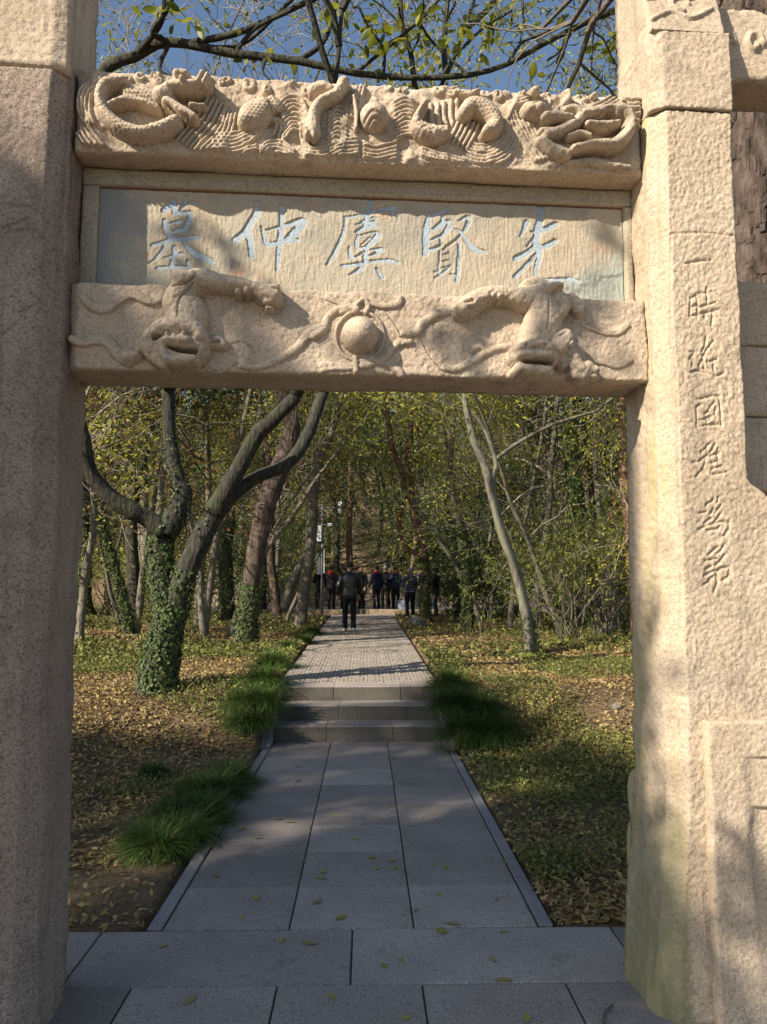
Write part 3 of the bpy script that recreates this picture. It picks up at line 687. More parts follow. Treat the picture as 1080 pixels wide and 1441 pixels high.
lion2 = [(8, [(30, 200, 48), (70, 170, 62), (140, 125, 55), (230, 108, 48), (340, 130, 62), (430, 130, 85)], .062, R_, .012),
    (8, [(430, 120, 80), (475, 210, 100), (460, 310, 108), (430, 390, 95)], .066, R_, .012), (8, [(190, 130, 26)], .03, R_, .05), (8, [(222, 138, 24)], .03, R_, .05),
    (8, [(540, 130, 60), (575, 170, 45), (560, 210, 40)], .055, R_, .012), (8, [(620, 130, 40), (655, 165, 42), (665, 200, 30)], .032, R_, .01),
    (8, [(470, 110, 26), (510, 85, 22), (545, 85, 18)], .03, R_, .07), (8, [(390, 60, 40), (440, 60, 50), (500, 80, 30)], .05, R_, .012),
    (8, [(350, 440, 70), (420, 440, 85), (480, 450, 70)], .055, R_, .04), (8, [(320, 425, 26), (400, 400, 30), (480, 415, 28)], .03, R_, .085),
    (8, [(330, 455, 26), (400, 455, 28), (480, 460, 24)], .03, R_, .085), (8, [(330, 520, 30), (400, 530, 36), (480, 535, 34)], .05, R_, .045),
    (8, [(345, 484, 8), (420, 488, 16), (495, 492, 18)], -.07, S_, 0), (8, [(350, 412, 9)], -.02, S_, 0), (8, [(452, 412, 9)], -.02, S_, 0),
    (8, [(540, 400, 55), (575, 350, 45)], .05, R_, .05), (8, [(550, 440, 50), (570, 480, 35)], .03, R_, .03),
    (8, [(590, 390, 45), (620, 440, 48), (650, 500, 50), (690, 525, 55)], .055, R_, .012), (8, [(640, 540, 36), (670, 560, 24)], .03, R_, .03), (8, [(700, 500, 28), (735, 520, 24)], .025, R_, .05), (8, [(705, 545, 24), (738, 555, 20)], .02, R_, .04),
    (8, [(480, 160, 6), (480, 250, 6), (470, 320, 6)], -.008, S_, 0), (8, [(40, 170, 12), (80, 165, 12)], -.012, S_, 0), (8, [(60, 200, 12), (95, 205, 12)], -.012, S_, 0)]
for k in range(6): lion2.append((8, [(530+12*k, 350+26*(k % 3), 14), (560+8*k, 335+28*(k % 3), 12)], .02, R_, .085))
lay(M['beam'], 'carved_lion', lion2, lower, tex=ridged())
lay(M['beam'], 'carved_ball', [(7, [(130, 410, 128)], .095, R_, .004)], lower)
ring = [(130+168*math.cos(a), 410+172*math.sin(a), 14) for a in np.linspace(0, 2*math.pi, 25)]
rib = [(7, ring, .013, R_, 0),
    (7, [(215, 190, 20), (300, 200, 26), (390, 185, 30), (410, 150, 24)], .013, R_, 0), (7, [(0, 238, 26), (60, 225, 24), (110, 205, 22)], .013, R_, 0), (7, [(110, 190, 22), (160, 160, 22), (190, 200, 22), (175, 245, 24)], .018, R_, 0), (7, [(105, 225, 30)], .02, R_, 0),
    (6, [(890, 190, 28), (960, 225, 20), (1060, 250, 18)], .010, R_, 0), (6, [(870, 400, 28), (890, 330, 26), (960, 275, 26), (1070, 262, 26)], .014, R_, 0),
    (6, [(790, 462, 28), (850, 425, 30)], .02, R_, 0), (6, [(290, 668, 18), (400, 672, 26), (540, 625, 30), (680, 535, 32), (760, 440, 34), (840, 395, 28)], .014, R_, 0),
    (6, [(860, 660, 34), (950, 655, 22), (1060, 665, 18)], .012, R_, 0), (6, [(860, 690, 20), (960, 680, 20), (1070, 680, 22)], .012, R_, 0),
    (7, [(0, 625, 22), (80, 628, 20)], .012, R_, 0), (7, [(100, 560, 22), (105, 650, 22)], .02, R_, 0), (7, [(150, 612, 30), (190, 615, 26)], .018, R_, 0), (7, [(190, 605, 16), (290, 602, 20), (390, 640, 30), (420, 672, 22)], .013, R_, 0),
    (7, [(180, 580, 18), (290, 570, 26), (360, 490, 28), (410, 445, 26)], .015, R_, 0), (7, [(430, 390, 26), (480, 395, 24)], .016, R_, 0), (7, [(430, 455, 26), (480, 450, 24)], .016, R_, 0),
    (7, [(525, 390, 30), (570, 315, 32), (670, 255, 34), (790, 228, 34)], .016, R_, 0), (7, [(720, 625, 28), (800, 632, 28), (900, 585, 28), (1010, 520, 28), (1090, 488, 26), (1180, 480, 26)], .014, R_, 0), (7, [(890, 590, 22), (890, 520, 22), (950, 480, 22), (990, 500, 18)], .012, R_, 0),
    (7, [(300, 240, 5), (370, 340, 5), (405, 410, 5)], .006, R_, 0), (7, [(545, 430, 5), (600, 540, 5), (680, 630, 5), (740, 655, 5)], .006, R_, 0), (6, [(380, 600, 7), (370, 540, 7), (300, 490, 7), (220, 500, 7)], .007, R_, 0), (6, [(0, 620, 7), (60, 690, 7), (160, 700, 7), (260, 640, 7)], .007, R_, 0),
    (5, [(165, 195, 30), (230, 258, 36), (320, 272, 36), (400, 215, 38), (490, 168, 40), (580, 205, 36), (650, 222, 32), (715, 180, 30)], .016, FL, 0),
    (5, [(85, 480, 30), (160, 508, 34), (240, 488, 38), (330, 500, 42), (400, 580, 50), (470, 620, 60)], .018, FL, 0), (5, [(470, 610, 60), (540, 600, 40)], .03, S_, .012),
    (8, [(690, 262, 9), (800, 300, 16), (880, 300, 22), (935, 262, 18)], .009, FL, 0), (8, [(700, 468, 9), (800, 462, 16), (880, 480, 22), (950, 450, 18)], .009, FL, 0)]
lay(M['beam'], 'carved_ribbon', rib, lower, step=.004)
# tablet: frame, sunk field, carved characters
TV = .13
TW0, TW1 = LB1-.004, UB0
bb = Buf(); bb.box(UL+.004, UR-.004, TV+.03, .262, TW0, TW1-.004); back = bb.build('tablet_core', M['tablet_frame'], gate)
tu0, tw1, _ = gp(141, 263, TV); tu1 = gp(876, 300, TV)[0]
fr = []
for nm, a, b_, c_, d_ in (('frame_strip', UL+.003, UR-.003, tw1, TW1-.002), ('frame_strip', UL+.003, tu0, TW0, tw1-.002), ('frame_strip', tu1, UR-.003, TW0, tw1-.002)):
    su = np.linspace(0, 1, int((b_-a)/.008)+2); wv = np.linspace(c_, d_, int((d_-c_)/.008)+2); S, W = np.meshgrid(su, wv); U = a+S*(b_-a)
    fr.append(block(nm, su, wv, const(a), const(b_), TV-.022, TV+.05, chisel(U, W, .002, 103)+edge_wear(U, W, a, b_, c_, d_, .008, 7), M['tablet_frame'], gate, nv=2, rough=.002))
bb = Buf(); bb.box(tu0, tu1, TV-.004, TV+.04, tw1-.0065, tw1-.0012); bb.build('joint_line', M['rustline'], gate)
CH = {'mu': ((200, 275, 9.), [[(265, 190, 28), (330, 140, 45), (395, 90, 50), (415, 170, 40)], [(560, 10, 22), (530, 110, 30), (480, 190, 20)], [(585, 95, 18), (640, 85, 18), (690, 98, 24)],
      [(420, 210, 36), (500, 225, 26), (605, 215, 34), (615, 260, 36), (570, 370, 40), (520, 430, 40), (430, 450, 30), (370, 470, 20)], [(290, 320, 35), (300, 410, 42), (345, 480, 40), (390, 530, 38)], [(350, 352, 12), (430, 335, 18), (490, 325, 22), (420, 368, 9)],
      [(125, 628, 24), (300, 582, 28), (480, 548, 32), (690, 528, 34)], [(330, 560, 30), (270, 680, 28), (180, 790, 20), (70, 865, 6)], [(530, 590, 22), (640, 710, 44), (780, 790, 48), (880, 830, 40)],
      [(280, 790, 14), (400, 762, 20), (505, 738, 26)], [(412, 660, 36), (410, 760, 34), (370, 890, 28)], [(195, 920, 24), (400, 905, 26), (590, 915, 24)], [(585, 835, 26), (598, 900, 22)]]),
  'zhong': ((320, 275, 9.), [[(385, 105, 48), (375, 220, 55), (295, 345, 50), (235, 450, 48), (100, 565, 44)], [(270, 480, 45), (298, 620, 45), (310, 765, 40)],
      [(697, 150, 48), (690, 300, 34), (670, 560, 36), (650, 750, 34), (630, 940, 22)], [(432, 395, 16), (470, 520, 30), (515, 615, 36), (640, 595, 30), (760, 570, 36), (890, 565, 28)], [(490, 437, 9), (640, 403, 20), (800, 360, 34), (925, 325, 52), (955, 355, 58), (870, 450, 58), (750, 550, 36)]]),
  'yu': ((450, 275, 9.), [[(655, 75, 34), (610, 180, 36), (600, 300, 38), (580, 400, 40)], [(312, 272, 14), (450, 262, 18), (620, 222, 22), (800, 172, 25), (945, 165, 46), (915, 250, 20)], [(330, 290, 22), (310, 440, 24), (250, 600, 28), (180, 750, 36), (85, 880, 12)],
      [(455, 368, 9), (510, 355, 14), (555, 320, 14)], [(650, 290, 16), (735, 278, 10)], [(640, 345, 26), (720, 315, 14), (650, 370, 24), (735, 370, 9)], [(470, 460, 22), (560, 420, 32), (650, 400, 22), (745, 395, 9)],
      [(485, 500, 16), (465, 600, 20), (490, 665, 20), (570, 655, 18)], [(480, 520, 12), (600, 480, 11), (740, 455, 9)], [(745, 500, 44), (690, 570, 40), (610, 640, 32)], [(640, 535, 16), (580, 580, 10), (520, 625, 8)],
      [(378, 650, 18), (388, 750, 28), (440, 785, 18), (550, 715, 12)], [(640, 690, 14), (790, 682, 30), (700, 735, 22), (620, 765, 12)], [(600, 650, 28), (580, 750, 32), (570, 850, 38), (500, 940, 34), (375, 1003, 8)],
      [(275, 885, 11), (345, 890, 28), (520, 862, 28), (700, 830, 22), (870, 822, 28), (985, 850, 28)], [(725, 925, 22), (790, 1030, 32)]]),
  'xian': ((580, 280, 9.), [[(220, 180, 20), (190, 350, 45), (175, 550, 45), (168, 700, 34)], [(260, 215, 24), (390, 155, 26), (460, 132, 26)], [(375, 190, 14), (385, 280, 26), (280, 365, 14)], [(240, 395, 18), (385, 335, 24), (420, 285, 16), (480, 290, 36), (450, 390, 40), (390, 450, 26), (300, 490, 16), (225, 525, 16)],
      [(360, 470, 18), (360, 580, 22)], [(205, 655, 26), (300, 622, 28), (385, 570, 20)], [(595, 275, 12), (705, 222, 28), (720, 280, 34), (660, 400, 24), (560, 510, 18), (395, 645, 10)], [(535, 370, 6), (620, 420, 24), (720, 560, 44), (820, 650, 48), (920, 670, 32)],
      [(350, 665, 14), (345, 800, 15), (335, 925, 16)], [(420, 600, 9), (580, 525, 20), (597, 700, 28), (587, 850, 28), (580, 960, 32), (570, 1035, 28)], [(395, 705, 7), (470, 682, 10)], [(375, 795, 7), (470, 768, 10)], [(370, 872, 8), (485, 845, 12)], [(480, 860, 12), (385, 940, 20), (285, 998, 7)], [(270, 920, 6), (330, 915, 8)], [(490, 950, 12), (560, 965, 18)]]),
  'sian': ((710, 280, 9.), [[(457, 125, 60), (460, 230, 50), (430, 360, 54), (410, 460, 50), (405, 560, 54), (445, 660, 44), (440, 760, 38), (410, 860, 28), (398, 970, 26), (460, 1025, 30), (650, 1020, 28), (830, 1012, 26), (950, 1040, 20)], [(282, 300, 45), (245, 395, 30), (195, 475, 10)], [(335, 415, 12), (500, 388, 38), (640, 325, 42), (665, 320, 30)],
      [(285, 600, 14), (340, 530, 18), (380, 480, 20)], [(420, 600, 28), (520, 602, 40), (648, 530, 38)], [(148, 752, 42), (270, 692, 40), (380, 610, 36)], [(130, 985, 28), (250, 870, 30), (400, 700, 24)]])}
step = .0034
f = Field(tu0+.001, tu1-.001, TW0, tw1-.007, step); f.carve_begin()
masks = {}
for kx, ((ox, oy, sc), L_) in CH.items():
    for s_ in L_: f.stroke(trace(s_, ox, oy, sc, TV), 1., FL, 'carve', 20)
carve = np.clip(f._carve*1.6, 0, 1)
Hbase = .0012*vnoise(f.U*170, f.W*25, 111)+chisel(f.U, f.W, .0010, 113)+.002*fbm(f.U*6, f.W*6, 112, 3)
# flaked lower right corner and chipped bottom edge
fl = sstep(.1, .55, fbm(f.U*4+2, f.W*7, 115, 4)+1.1*sstep(.55, .98, f.U/1.05)*sstep(3.16, 2.95, f.W)+.0)
Hbase = Hbase-.007*fl*sstep(.45, .8, f.U)*sstep(3.2, 3.0, f.W)
Hbase = Hbase-.008*sstep(.2, .5, fbm(f.U*11, f.W*11, 117, 3))*sstep(2.94, 2.905, f.W)
tab = block('tablet', np.linspace(0, 1, len(f.u)), f.w, const(f.u[0]), const(f.u[-1]), TV, TV+.04, Hbase-.0072*carve, M['tablet'], gate, nv=2, rough=.001, seed=1)
tab['label'] = 'sunk tablet with five large blue brush characters'
for kx, ((ox, oy, sc), L_) in CH.items():
    pts = [trace(s_, ox, oy, sc, TV) for s_ in L_]
    us = [p[0] for s_ in pts for p in s_]; ws = [p[1] for s_ in pts for p in s_]
    g = Field(min(us)-.03, max(us)+.03, min(ws)-.03, max(ws)+.03, step)
    for s_ in pts: g.stroke(s_, 1., FL, 'max', 20)
    g.H = np.where(g.H > .55, .0022+.0006*vnoise(g.U*200, g.W*200, 3), 0)
    part_from_field('character', g, TV+.0072, M['paint'], tab, eps=.001, sink=-.0008)
# upper beam: waves on the beam itself, creatures as parts
UV0 = -.012
def upper_H(U, W):
    f = Field(UL-.02, UR+.02, UB0-.01, UB1+.01, .004)
    def fan(key, pts, n, dx, dy, r=13, h=.021):
        for k in range(n): f.stroke(trace([(x+dx*k, y+dy*k, r) for x, y in pts], *KEY[key], UV0), h, R_, 'max', 14)
    fan(1, [(1075, 300), (1010, 430), (930, 520), (860, 600)], 5, -30, -18); fan(1, [(1075, 320), (1040, 440), (980, 530), (900, 610)], 4, 22, 16)
    fan(2, [(0, 600), (150, 585), (280, 530), (360, 450)], 5, 4, -26); fan(2, [(0, 620), (150, 610), (300, 570)], 2, 0, 24)
    fan(2, [(470, 280), (540, 225), (610, 250), (650, 330)], 9, 2, 31); fan(2, [(330, 600), (400, 540), (480, 540), (560, 600)], 5, 0, 26); fan(2, [(380, 380), (440, 430), (420, 500)], 3, 30, 10)
    fan(2, [(800, 350), (870, 300), (930, 345)], 9, -2, 30); fan(2, [(640, 580), (760, 590), (900, 540), (1000, 530)], 5, 0, 24); fan(2, [(600, 420), (610, 520), (650, 610)], 3, 18, 6)
    fan(3, [(265, 235), (340, 205), (425, 235)], 10, 2, 27); fan(3, [(60, 520), (150, 530), (280, 500)], 5, 0, 26); fan(3, [(20, 330), (30, 230), (60, 120)], 3, -24, -4, 15)
    fan(3, [(520, 240), (520, 320), (535, 390)], 5, 45, -6, 17, .02); fan(3, [(720, 330), (680, 420), (640, 490)], 5, 32, 12, 14)
    for r in range(7):
        f.stroke(trace([(880+(115+24*r)*math.cos(a), 430+(85+24*r)*math.sin(a), 13) for a in np.linspace(-.6, 2.2, 9)], *KEY[3], UV0), .016, R_, 'max', 18)
    fan(3, [(460, 540), (560, 570), (700, 600), (760, 620)], 3, 0, 22); fan(3, [(580, 100), (640, 130), (700, 120)], 3, 10, 28, 15)
    fan(4, [(90, 320), (150, 420), (260, 570)], 7, 26, -4, 14, .018); fan(4, [(60, 300), (110, 210), (200, 180)], 5, 12, -26)
    fan(4, [(620, 220), (700, 180), (780, 130)], 4, 24, 14, 13); fan(4, [(850, 120), (920, 150), (990, 140)], 6, -2, 38, 17, .02)
    fan(1, [(260, 120), (160, 210), (135, 330), (170, 430)], 4, -26, -6, 13); fan(1, [(130, 440), (190, 520), (260, 590)], 4, -26, 18, 13)
    rng = np.random.default_rng(3)
    for (key, x, y, r) in [(1, 480, 80, 38), (1, 590, 85, 36), (1, 780, 110, 46), (1, 960, 125, 30), (1, 1040, 130, 22), (1, 400, 110, 30), (2, 100, 115, 36), (2, 240, 150, 50), (2, 540, 125, 28), (2, 380, 190, 30), (2, 640, 190, 34), (3, 60, 90, 30), (3, 220, 120, 36), (3, 330, 130, 30), (3, 560, 140, 36), (3, 900, 150, 40), (3, 980, 180, 38), (3, 1040, 150, 26), (4, 60, 110, 30), (4, 330, 110, 30), (4, 560, 110, 34), (4, 600, 150, 24), (4, 930, 130, 28), (4, 330, 170, 34), (1, 690, 170, 34), (1, 620, 130, 26)]:
        for t in range(2):
            aa = rng.uniform(0, 6); f.stroke(trace([(x+r*(.9-.12*i)*math.cos(aa+i*.9), y+r*(.9-.12*i)*math.sin(aa+i*.9), r*.33) for i in range(6)], *KEY[key], UV0), .014, R_, 'max', 12)
    f.H += .012*np.clip(fbm(f.U*16, f.W*16, 121, 3), -.3, 1)
    ii = np.clip(((U-f.u[0])/f.step).round().astype(int), 0, len(f.u)-1); jj = np.clip(((W-f.w[0])/f.step).round().astype(int), 0, len(f.w)-1)
    return f.H[jj, ii]*sstep(0, .012, W-UB0-.012)+chisel(U, W, .0022, 123)+edge_wear(U, W, UL, UR, UB0, UB1, .02, 125)
upper = beam_block('upper_beam', UB0, UB1, UV0, .27, M['beam'], .004, upper_H, seed=126)
coil = [(1, [(390, 175, 34), (270, 190, 44), (225, 270, 46), (245, 360, 46), (310, 440, 50), (410, 500, 52), (520, 520, 50), (640, 490, 52), (740, 445, 48)], .055, R_, .01),
    (1, [(290, 330, 26), (400, 290, 30), (520, 310, 30), (620, 350, 26)], .04, R_, .012), (1, [(400, 240, 60), (500, 240, 60), (600, 270, 60)], .035, R_, .008),
    (1, [(340, 245, 44)], -.045, S_, 0), (1, [(390, 345, 24), (470, 350, 30), (540, 370, 24)], -.035, S_, 0)]
for k in range(0): coil.append((1, [(330+38*k, 380+46*math.sin(k/8*3.1), 14), (345+38*k, 420+52*math.sin(k/8*3.1), 14)], .007, R_, .052))
lay(M['beam'], 'carved_beast', coil, upper, tex=scales, v=UV0)
head = [(1, [(640, 270, 70), (740, 220, 72), (800, 190, 60)], .06, R_, .012), (1, [(700, 230, 40), (820, 225, 45), (900, 215, 42), (950, 200, 36)], .05, R_, .035), (1, [(930, 160, 20), (905, 210, 24)], .03, R_, .07), (1, [(965, 175, 22), (940, 225, 22)], .03, R_, .07),
    (1, [(797, 213, 24)], .035, R_, .08), (1, [(760, 160, 36), (820, 165, 34)], .04, R_, .06), (1, [(680, 320, 44), (780, 380, 46), (870, 425, 34)], .05, R_, .02), (1, [(840, 335, 15), (940, 345, 12)], .03, R_, .03),
    (1, [(730, 270, 12), (820, 285, 22), (940, 290, 30)], -.06, S_, 0), (1, [(690, 350, 8), (770, 410, 10), (830, 430, 8)], -.03, S_, 0)]
lay(M['beam'], 'carved_dragon_head', head, upper, tex=ridged(), v=UV0)
lay(M['beam'], 'carved_scaled_body', [(2, [(230, 430, 60), (290, 385, 105), (350, 345, 85)], .05, R_, .012), (2, [(440, 320, 52), (410, 290, 40)], .036, R_, .01), (2, [(395, 330, 8), (415, 390, 8)], -.012, S_, 0)], upper, tex=scales, v=UV0)
lay(M['beam'], 'carved_leg', [(2, [(900, 170, 46), (860, 245, 44), (760, 295, 42), (710, 350, 44), (690, 430, 50), (690, 500, 62)], .048, R_, .012), (2, [(700, 205, 50), (760, 190, 50), (810, 205, 34)], .034, R_, .01), (2, [(640, 500, 20), (650, 540, 16)], .02, R_, .045), (2, [(690, 530, 20), (700, 555, 16)], .02, R_, .045), (2, [(970, 260, 20), (990, 380, 16), (985, 480, 14)], .03, R_, .008)], upper, tex=ridged(1.4), v=UV0)
lay(M['beam'], 'carved_pearl', [(3, [(130, 350, 104)], .066, R_, .01), (3, [(60, 400, 9), (110, 360, 10), (170, 380, 8)], -.014, S_, 0), (3, [(80, 430, 8), (120, 400, 8), (160, 410, 8)], -.012, S_, 0)], upper, v=UV0)
lay(M['beam'], 'carved_scaled_body', [(3, [(470, 275, 30), (420, 370, 36), (430, 430, 56), (530, 470, 68), (610, 460, 46)], .05, R_, .012)], upper, tex=lambda U, W: .006*vnoise(U*110, W*110, 4), v=UV0)
lay(M['beam'], 'carved_scaled_body', [(3, [(740, 330, 50), (800, 280, 64), (890, 310, 72), (950, 380, 62), (940, 440, 60), (890, 460, 44)], .055, R_, .012), (3, [(690, 180, 26), (770, 200, 26), (835, 175, 22)], .03, R_, .012), (3, [(845, 440, 34)], -.05, S_, 0)], upper, tex=scales, v=UV0)
head2 = [(4, [(200, 260, 56), (270, 265, 66)], .056, R_, .014), (4, [(260, 270, 36)], .03, R_, .062), (4, [(300, 320, 34), (390, 320, 34), (480, 335, 24)], .045, R_, .03), (4, [(380, 285, 26)], .03, R_, .05), (4, [(290, 400, 26), (360, 400, 22)], .03, R_, .02),
    (4, [(320, 440, 36), (430, 400, 40), (520, 350, 46), (550, 300, 46), (500, 265, 40), (440, 275, 34)], .048, R_, .016), (4, [(455, 95, 26), (475, 170, 28), (420, 240, 28)], .034, R_, .012), (4, [(245, 118, 38)], .04, R_, .01), (4, [(172, 128, 20)], .025, R_, .01), (4, [(660, 130, 26)], .03, R_, .01),
    (4, [(300, 362, 9), (420, 360, 14)], -.04, S_, 0), (4, [(280, 470, 40), (380, 530, 50), (460, 555, 44)], .04, R_, .012), (4, [(220, 240, 12), (320, 240, 12), (330, 300, 10)], -.014, S_, 0)]
lay(M['beam'], 'carved_dragon_head', head2, upper, tex=ridged(), v=UV0)
jaw = [(4, [(560, 300, 40), (700, 280, 50), (820, 275, 50), (890, 330, 48), (870, 420, 48), (780, 500, 48), (650, 505, 40), (500, 535, 30)], .056, R_, .012), (4, [(590, 370, 26), (700, 375, 34), (800, 365, 26)], .046, R_, .02), (4, [(470, 440, 24), (550, 420, 28), (620, 440, 22)], .036, R_, .014), (4, [(480, 600, 24), (640, 590, 30), (800, 615, 26), (900, 630, 20)], .02, R_, .004),
    (4, [(745, 310, 52)], -.05, S_, 0), (4, [(640, 430, 22), (720, 430, 28), (790, 410, 18)], -.05, S_, 0), (4, [(620, 330, 6), (680, 305, 8)], -.02, S_, 0)]
for k in range(0): jaw.append((4, [(640+38*k, 500-4*(k-2)**2, 14), (650+36*k, 465-4*(k-2)**2, 13)], .007, R_, .054))
lay(M['beam'], 'carved_beast', jaw, upper, tex=ridged(), v=UV0)
# side bay at the right: tablet blocks and a carved lintel end beyond the pillar
for a, b_, c_, d_ in ((1.60, 2.9, 2.07, 2.40), (1.60, 2.9, 2.405, 2.72), (1.60, 2.9, 2.725, 3.02)):
    su = np.linspace(0, 1, 60); wv = np.linspace(c_, d_, 30); S, W = np.meshgrid(su, wv); U = a+S*(b_-a)
    block('side_panel_block', su, wv, const(a), const(b_), .06, .25, chisel(U, W, .003, 131)+edge_wear(U, W, -9, 9, c_, d_, .01, 3), M['granite'], gate, nv=3, rough=.003, seed=9)
SL0, SL1 = gp(1030, 113, .03)[1], gp(1045, 8, .03)[1]
f = Field(1.57, 2.9, SL0, SL1, .008)
for k in range(8): f.stroke([(1.64+.14*k+.045*math.cos(a)*(1-a/9), (SL0+SL1)/2+.06*math.sin(a)*(1-a/9), .014) for a in np.linspace(0, 6, 9)], .018, R_)
block('side_lintel', np.linspace(0, 1, len(f.u)), f.w, const(f.u[0]), const(f.u[-1]), .03, .25, f.H+chisel(f.U, f.W, .003, 141)+edge_wear(f.U, f.W, 1.57, 9, SL0, SL1, .05, 143), M['granite'], gate, nv=3, rough=.004, seed=12)

# ------------------------------------------------------------------ vegetation
def pxpath(pts, Y0, dY=0.0):
    """pixel trace (x, y, r px) -> 3-D axis and radii, at depth Y0 leaning by dY along its length"""
    P, R = [], []
    n = len(pts)
    for i, (x, y, r) in enumerate(pts):
        Yk = Y0+dY*i/max(1, n-1); p = at_y(x, y, Yk); P.append(p)
        R.append(r*((p-np.array([0, 0, EYE]))@FWD)/F)
    return np.array(P), np.array(R)
def limb(buf, P, R, n=26, ns=9, wob=.10, rng=None):
    A = spline(np.column_stack([P, R]), n); tube(buf, A[:, :3], np.maximum(A[:, 3], .004), ns, wob, rng); return A
FLOOR = [.004]
def grow(buf, p, d, L, r, lev, maxlev, rng, tips, up=.08, gn=.22, kids=(5, 5, 4), spread=(.5, 1.0), twigs=None, droop=0.):
    n = 6 if lev < maxlev else 4
    P = [p]; d = unit(np.asarray(d, float)); dirs = [d]
    for i in range(n):
        d = d+rng.normal(0, gn, 3); d[2] += up-droop*(i/n); d = unit(d); P.append(P[-1]+d*L/n); dirs.append(d)
    P = np.array(P); R = r*np.linspace(1, .42 if lev < maxlev else .25, n+1)
    R = np.maximum(R, FLOOR[0]); tube(buf if (twigs is None or lev < 2) else twigs, P, R, 6 if lev < 1 else (5 if lev < 2 else 3), 0, None, False)
    if lev >= maxlev:
        tips.extend((P[i], dirs[i]) for i in range(1, n+1)); return
    k = kids[min(lev, len(kids)-1)]
    for j in range(k):
        t = rng.uniform(.3, 1.0) if j else 1.0; q = min(n, max(1, int(round(t*n))))
        ax = unit(np.cross(dirs[q], rng.normal(size=3))); ang = rng.uniform(*spread)
        nd = dirs[q]*math.cos(ang)+ax*math.sin(ang)
        grow(buf, P[q], nd, L*rng.uniform(.5, .75), R[q]*rng.uniform(.5, .7), lev+1, maxlev, rng, tips, up, gn, kids, spread, twigs, droop)
def leafify(buf, tips, per, spread, L, W, rng, up=.4, keep=1.0, droop=0.):
    T = np.array([t[0] for t in tips]); D = np.array([t[1] for t in tips])
    T = np.repeat(T, per, 0); D = np.repeat(D, per, 0)
    m = rng.random(len(T)) < keep; T, D = T[m], D[m]
    C = T+rng.normal(0, spread, T.shape); D = D.copy(); D[:, 2] -= droop
    leaves(buf, C, L, W, rng, up, D*.8)
def ivy_on(buf, A, dens, L, rng, t0=0., t1=1., thick=.03, wrap=None):
    """ivy leaves hugging a limb axis A (x, y, z, r)"""
    n = len(A); seg = np.linalg.norm(np.diff(A[:, :3], axis=0), axis=1)
    for i in range(n-1):
        t = i/(n-1)
        if t < t0 or t > t1: continue
        k = int(dens*seg[i]*A[i, 3]*6.3)
        if k < 1: continue
        u = rng.random(k)[:, None]; c = A[i, :3]*(1-u)+A[i+1, :3]*u; r = A[i, 3]
        d = unit(A[i+1, :3]-A[i, :3]); a = unit(np.cross(d, [0.3, 1, .1])); b = np.cross(d, a)
        th = rng.uniform(0, 6.283, k); patch = vnoise(th*1.3, np.full(k, i*.35), 3)
        o = a*np.cos(th)[:, None]+b*np.sin(th)[:, None]
        m = patch > rng.uniform(-1.2, .2, k)
        C = c+o*(r+thick*rng.random(k)[:, None]); C, o = C[m], o[m]
        ax = rng.normal(0, .6, C.shape); ax[:, 2] -= .7; ax = unit(ax-o*(ax*o).sum(1)[:, None]*.8)
        nn = len(C)
        if not nn: continue
        bb = unit(np.cross(o+rng.normal(0, .45, C.shape), ax)); nr = np.cross(ax, bb)
        Ls = L*rng.uniform(.6, 1.35, nn)[:, None]
        V = np.stack([C-ax*Ls*.45, C+bb*Ls*.45+o*Ls*.1, C+ax*Ls*.55, C-bb*Ls*.45+o*Ls*.1], 1).reshape(-1, 3)
        buf.add(V, np.arange(nn*4).reshape(-1, 4))
class Tree:
    def __init__(s, base, name, label, group=None):
        s.base = np.array(base, float); s.root = empty(name, tuple(base)); tag(s.root, label, 'tree', group); s.k = {}
    def buf(s, n):
        if n not in s.k: s.k[n] = Buf()
        return s.k[n]
    def done(s, mats, stuff=()):
        for n, b in s.k.items():
            if not b.n: continue
            for v in b.V: v -= s.base
            o = b.build(n.split('/')[0], M[mats.get(n, mats.get(n.split('/')[0]))], s.root, smooth=(n.startswith(('trunk', 'limb', 'branch'))))
            if n in stuff: o['kind'] = 'stuff'
        return s.root
def zm(lst, ox, oy, sc): return [(ox+x/sc, oy+y/sc, r/sc) for x, y, r in lst]
ZL = (90, 540, 2.842); ZR = (460, 540, 2.4545)
def depth_at(px, py): return on_ground(px, py, lambda x, y: float(tz(x, y)))

# -- the big forked tree wrapped in ivy, left of the path
r1 = np.random.default_rng(11)
b0 = depth_at(216, 972); D1 = b0[1]
t1 = Tree((b0[0], D1, float(tz(b0[0], D1))-.05), 'forked_tree', 'dark forked tree with ivy-wrapped trunk beside the left edge of the path')
stem = [(375, 1250, 92), (372, 1190, 74), (395, 1060, 66), (420, 940, 62), (440, 880, 56)]
P, R = pxpath(zm(stem, *ZL), D1, 0); Astem = limb(t1.buf('trunk'), P, R, 20, 14, .06, r1)
left = [(425, 930, 52), (395, 830, 50), (385, 720, 46), (385, 630, 48), (400, 575, 50)]
P, R = pxpath(zm(left, *ZL), D1, .1); Aleft = limb(t1.buf('trunk'), P, R, 16, 12, .06, r1)
right = [(432, 930, 52), (465, 820, 46), (505, 720, 45), (545, 630, 46), (580, 560, 42), (610, 500, 40)]
P, R = pxpath(zm(right, *ZL), D1, -.1); Aright = limb(t1.buf('trunk'), P, R, 18, 12, .06, r1)
cross = [(410, 590, 46), (330, 535, 34), (270, 505, 36), (190, 455, 32), (120, 375, 30), (92, 300, 27), (85, 210, 22), (60, 120, 18)]
P, R = pxpath(zm(cross, *ZL), D1, -.5); Across = limb(t1.buf('limb'), P, R, 24, 10, .10, r1)
up1 = [(405, 600, 48), (440, 540, 46), (475, 445, 40), (440, 330, 30), (422, 180, 26), (418, 20, 25)]
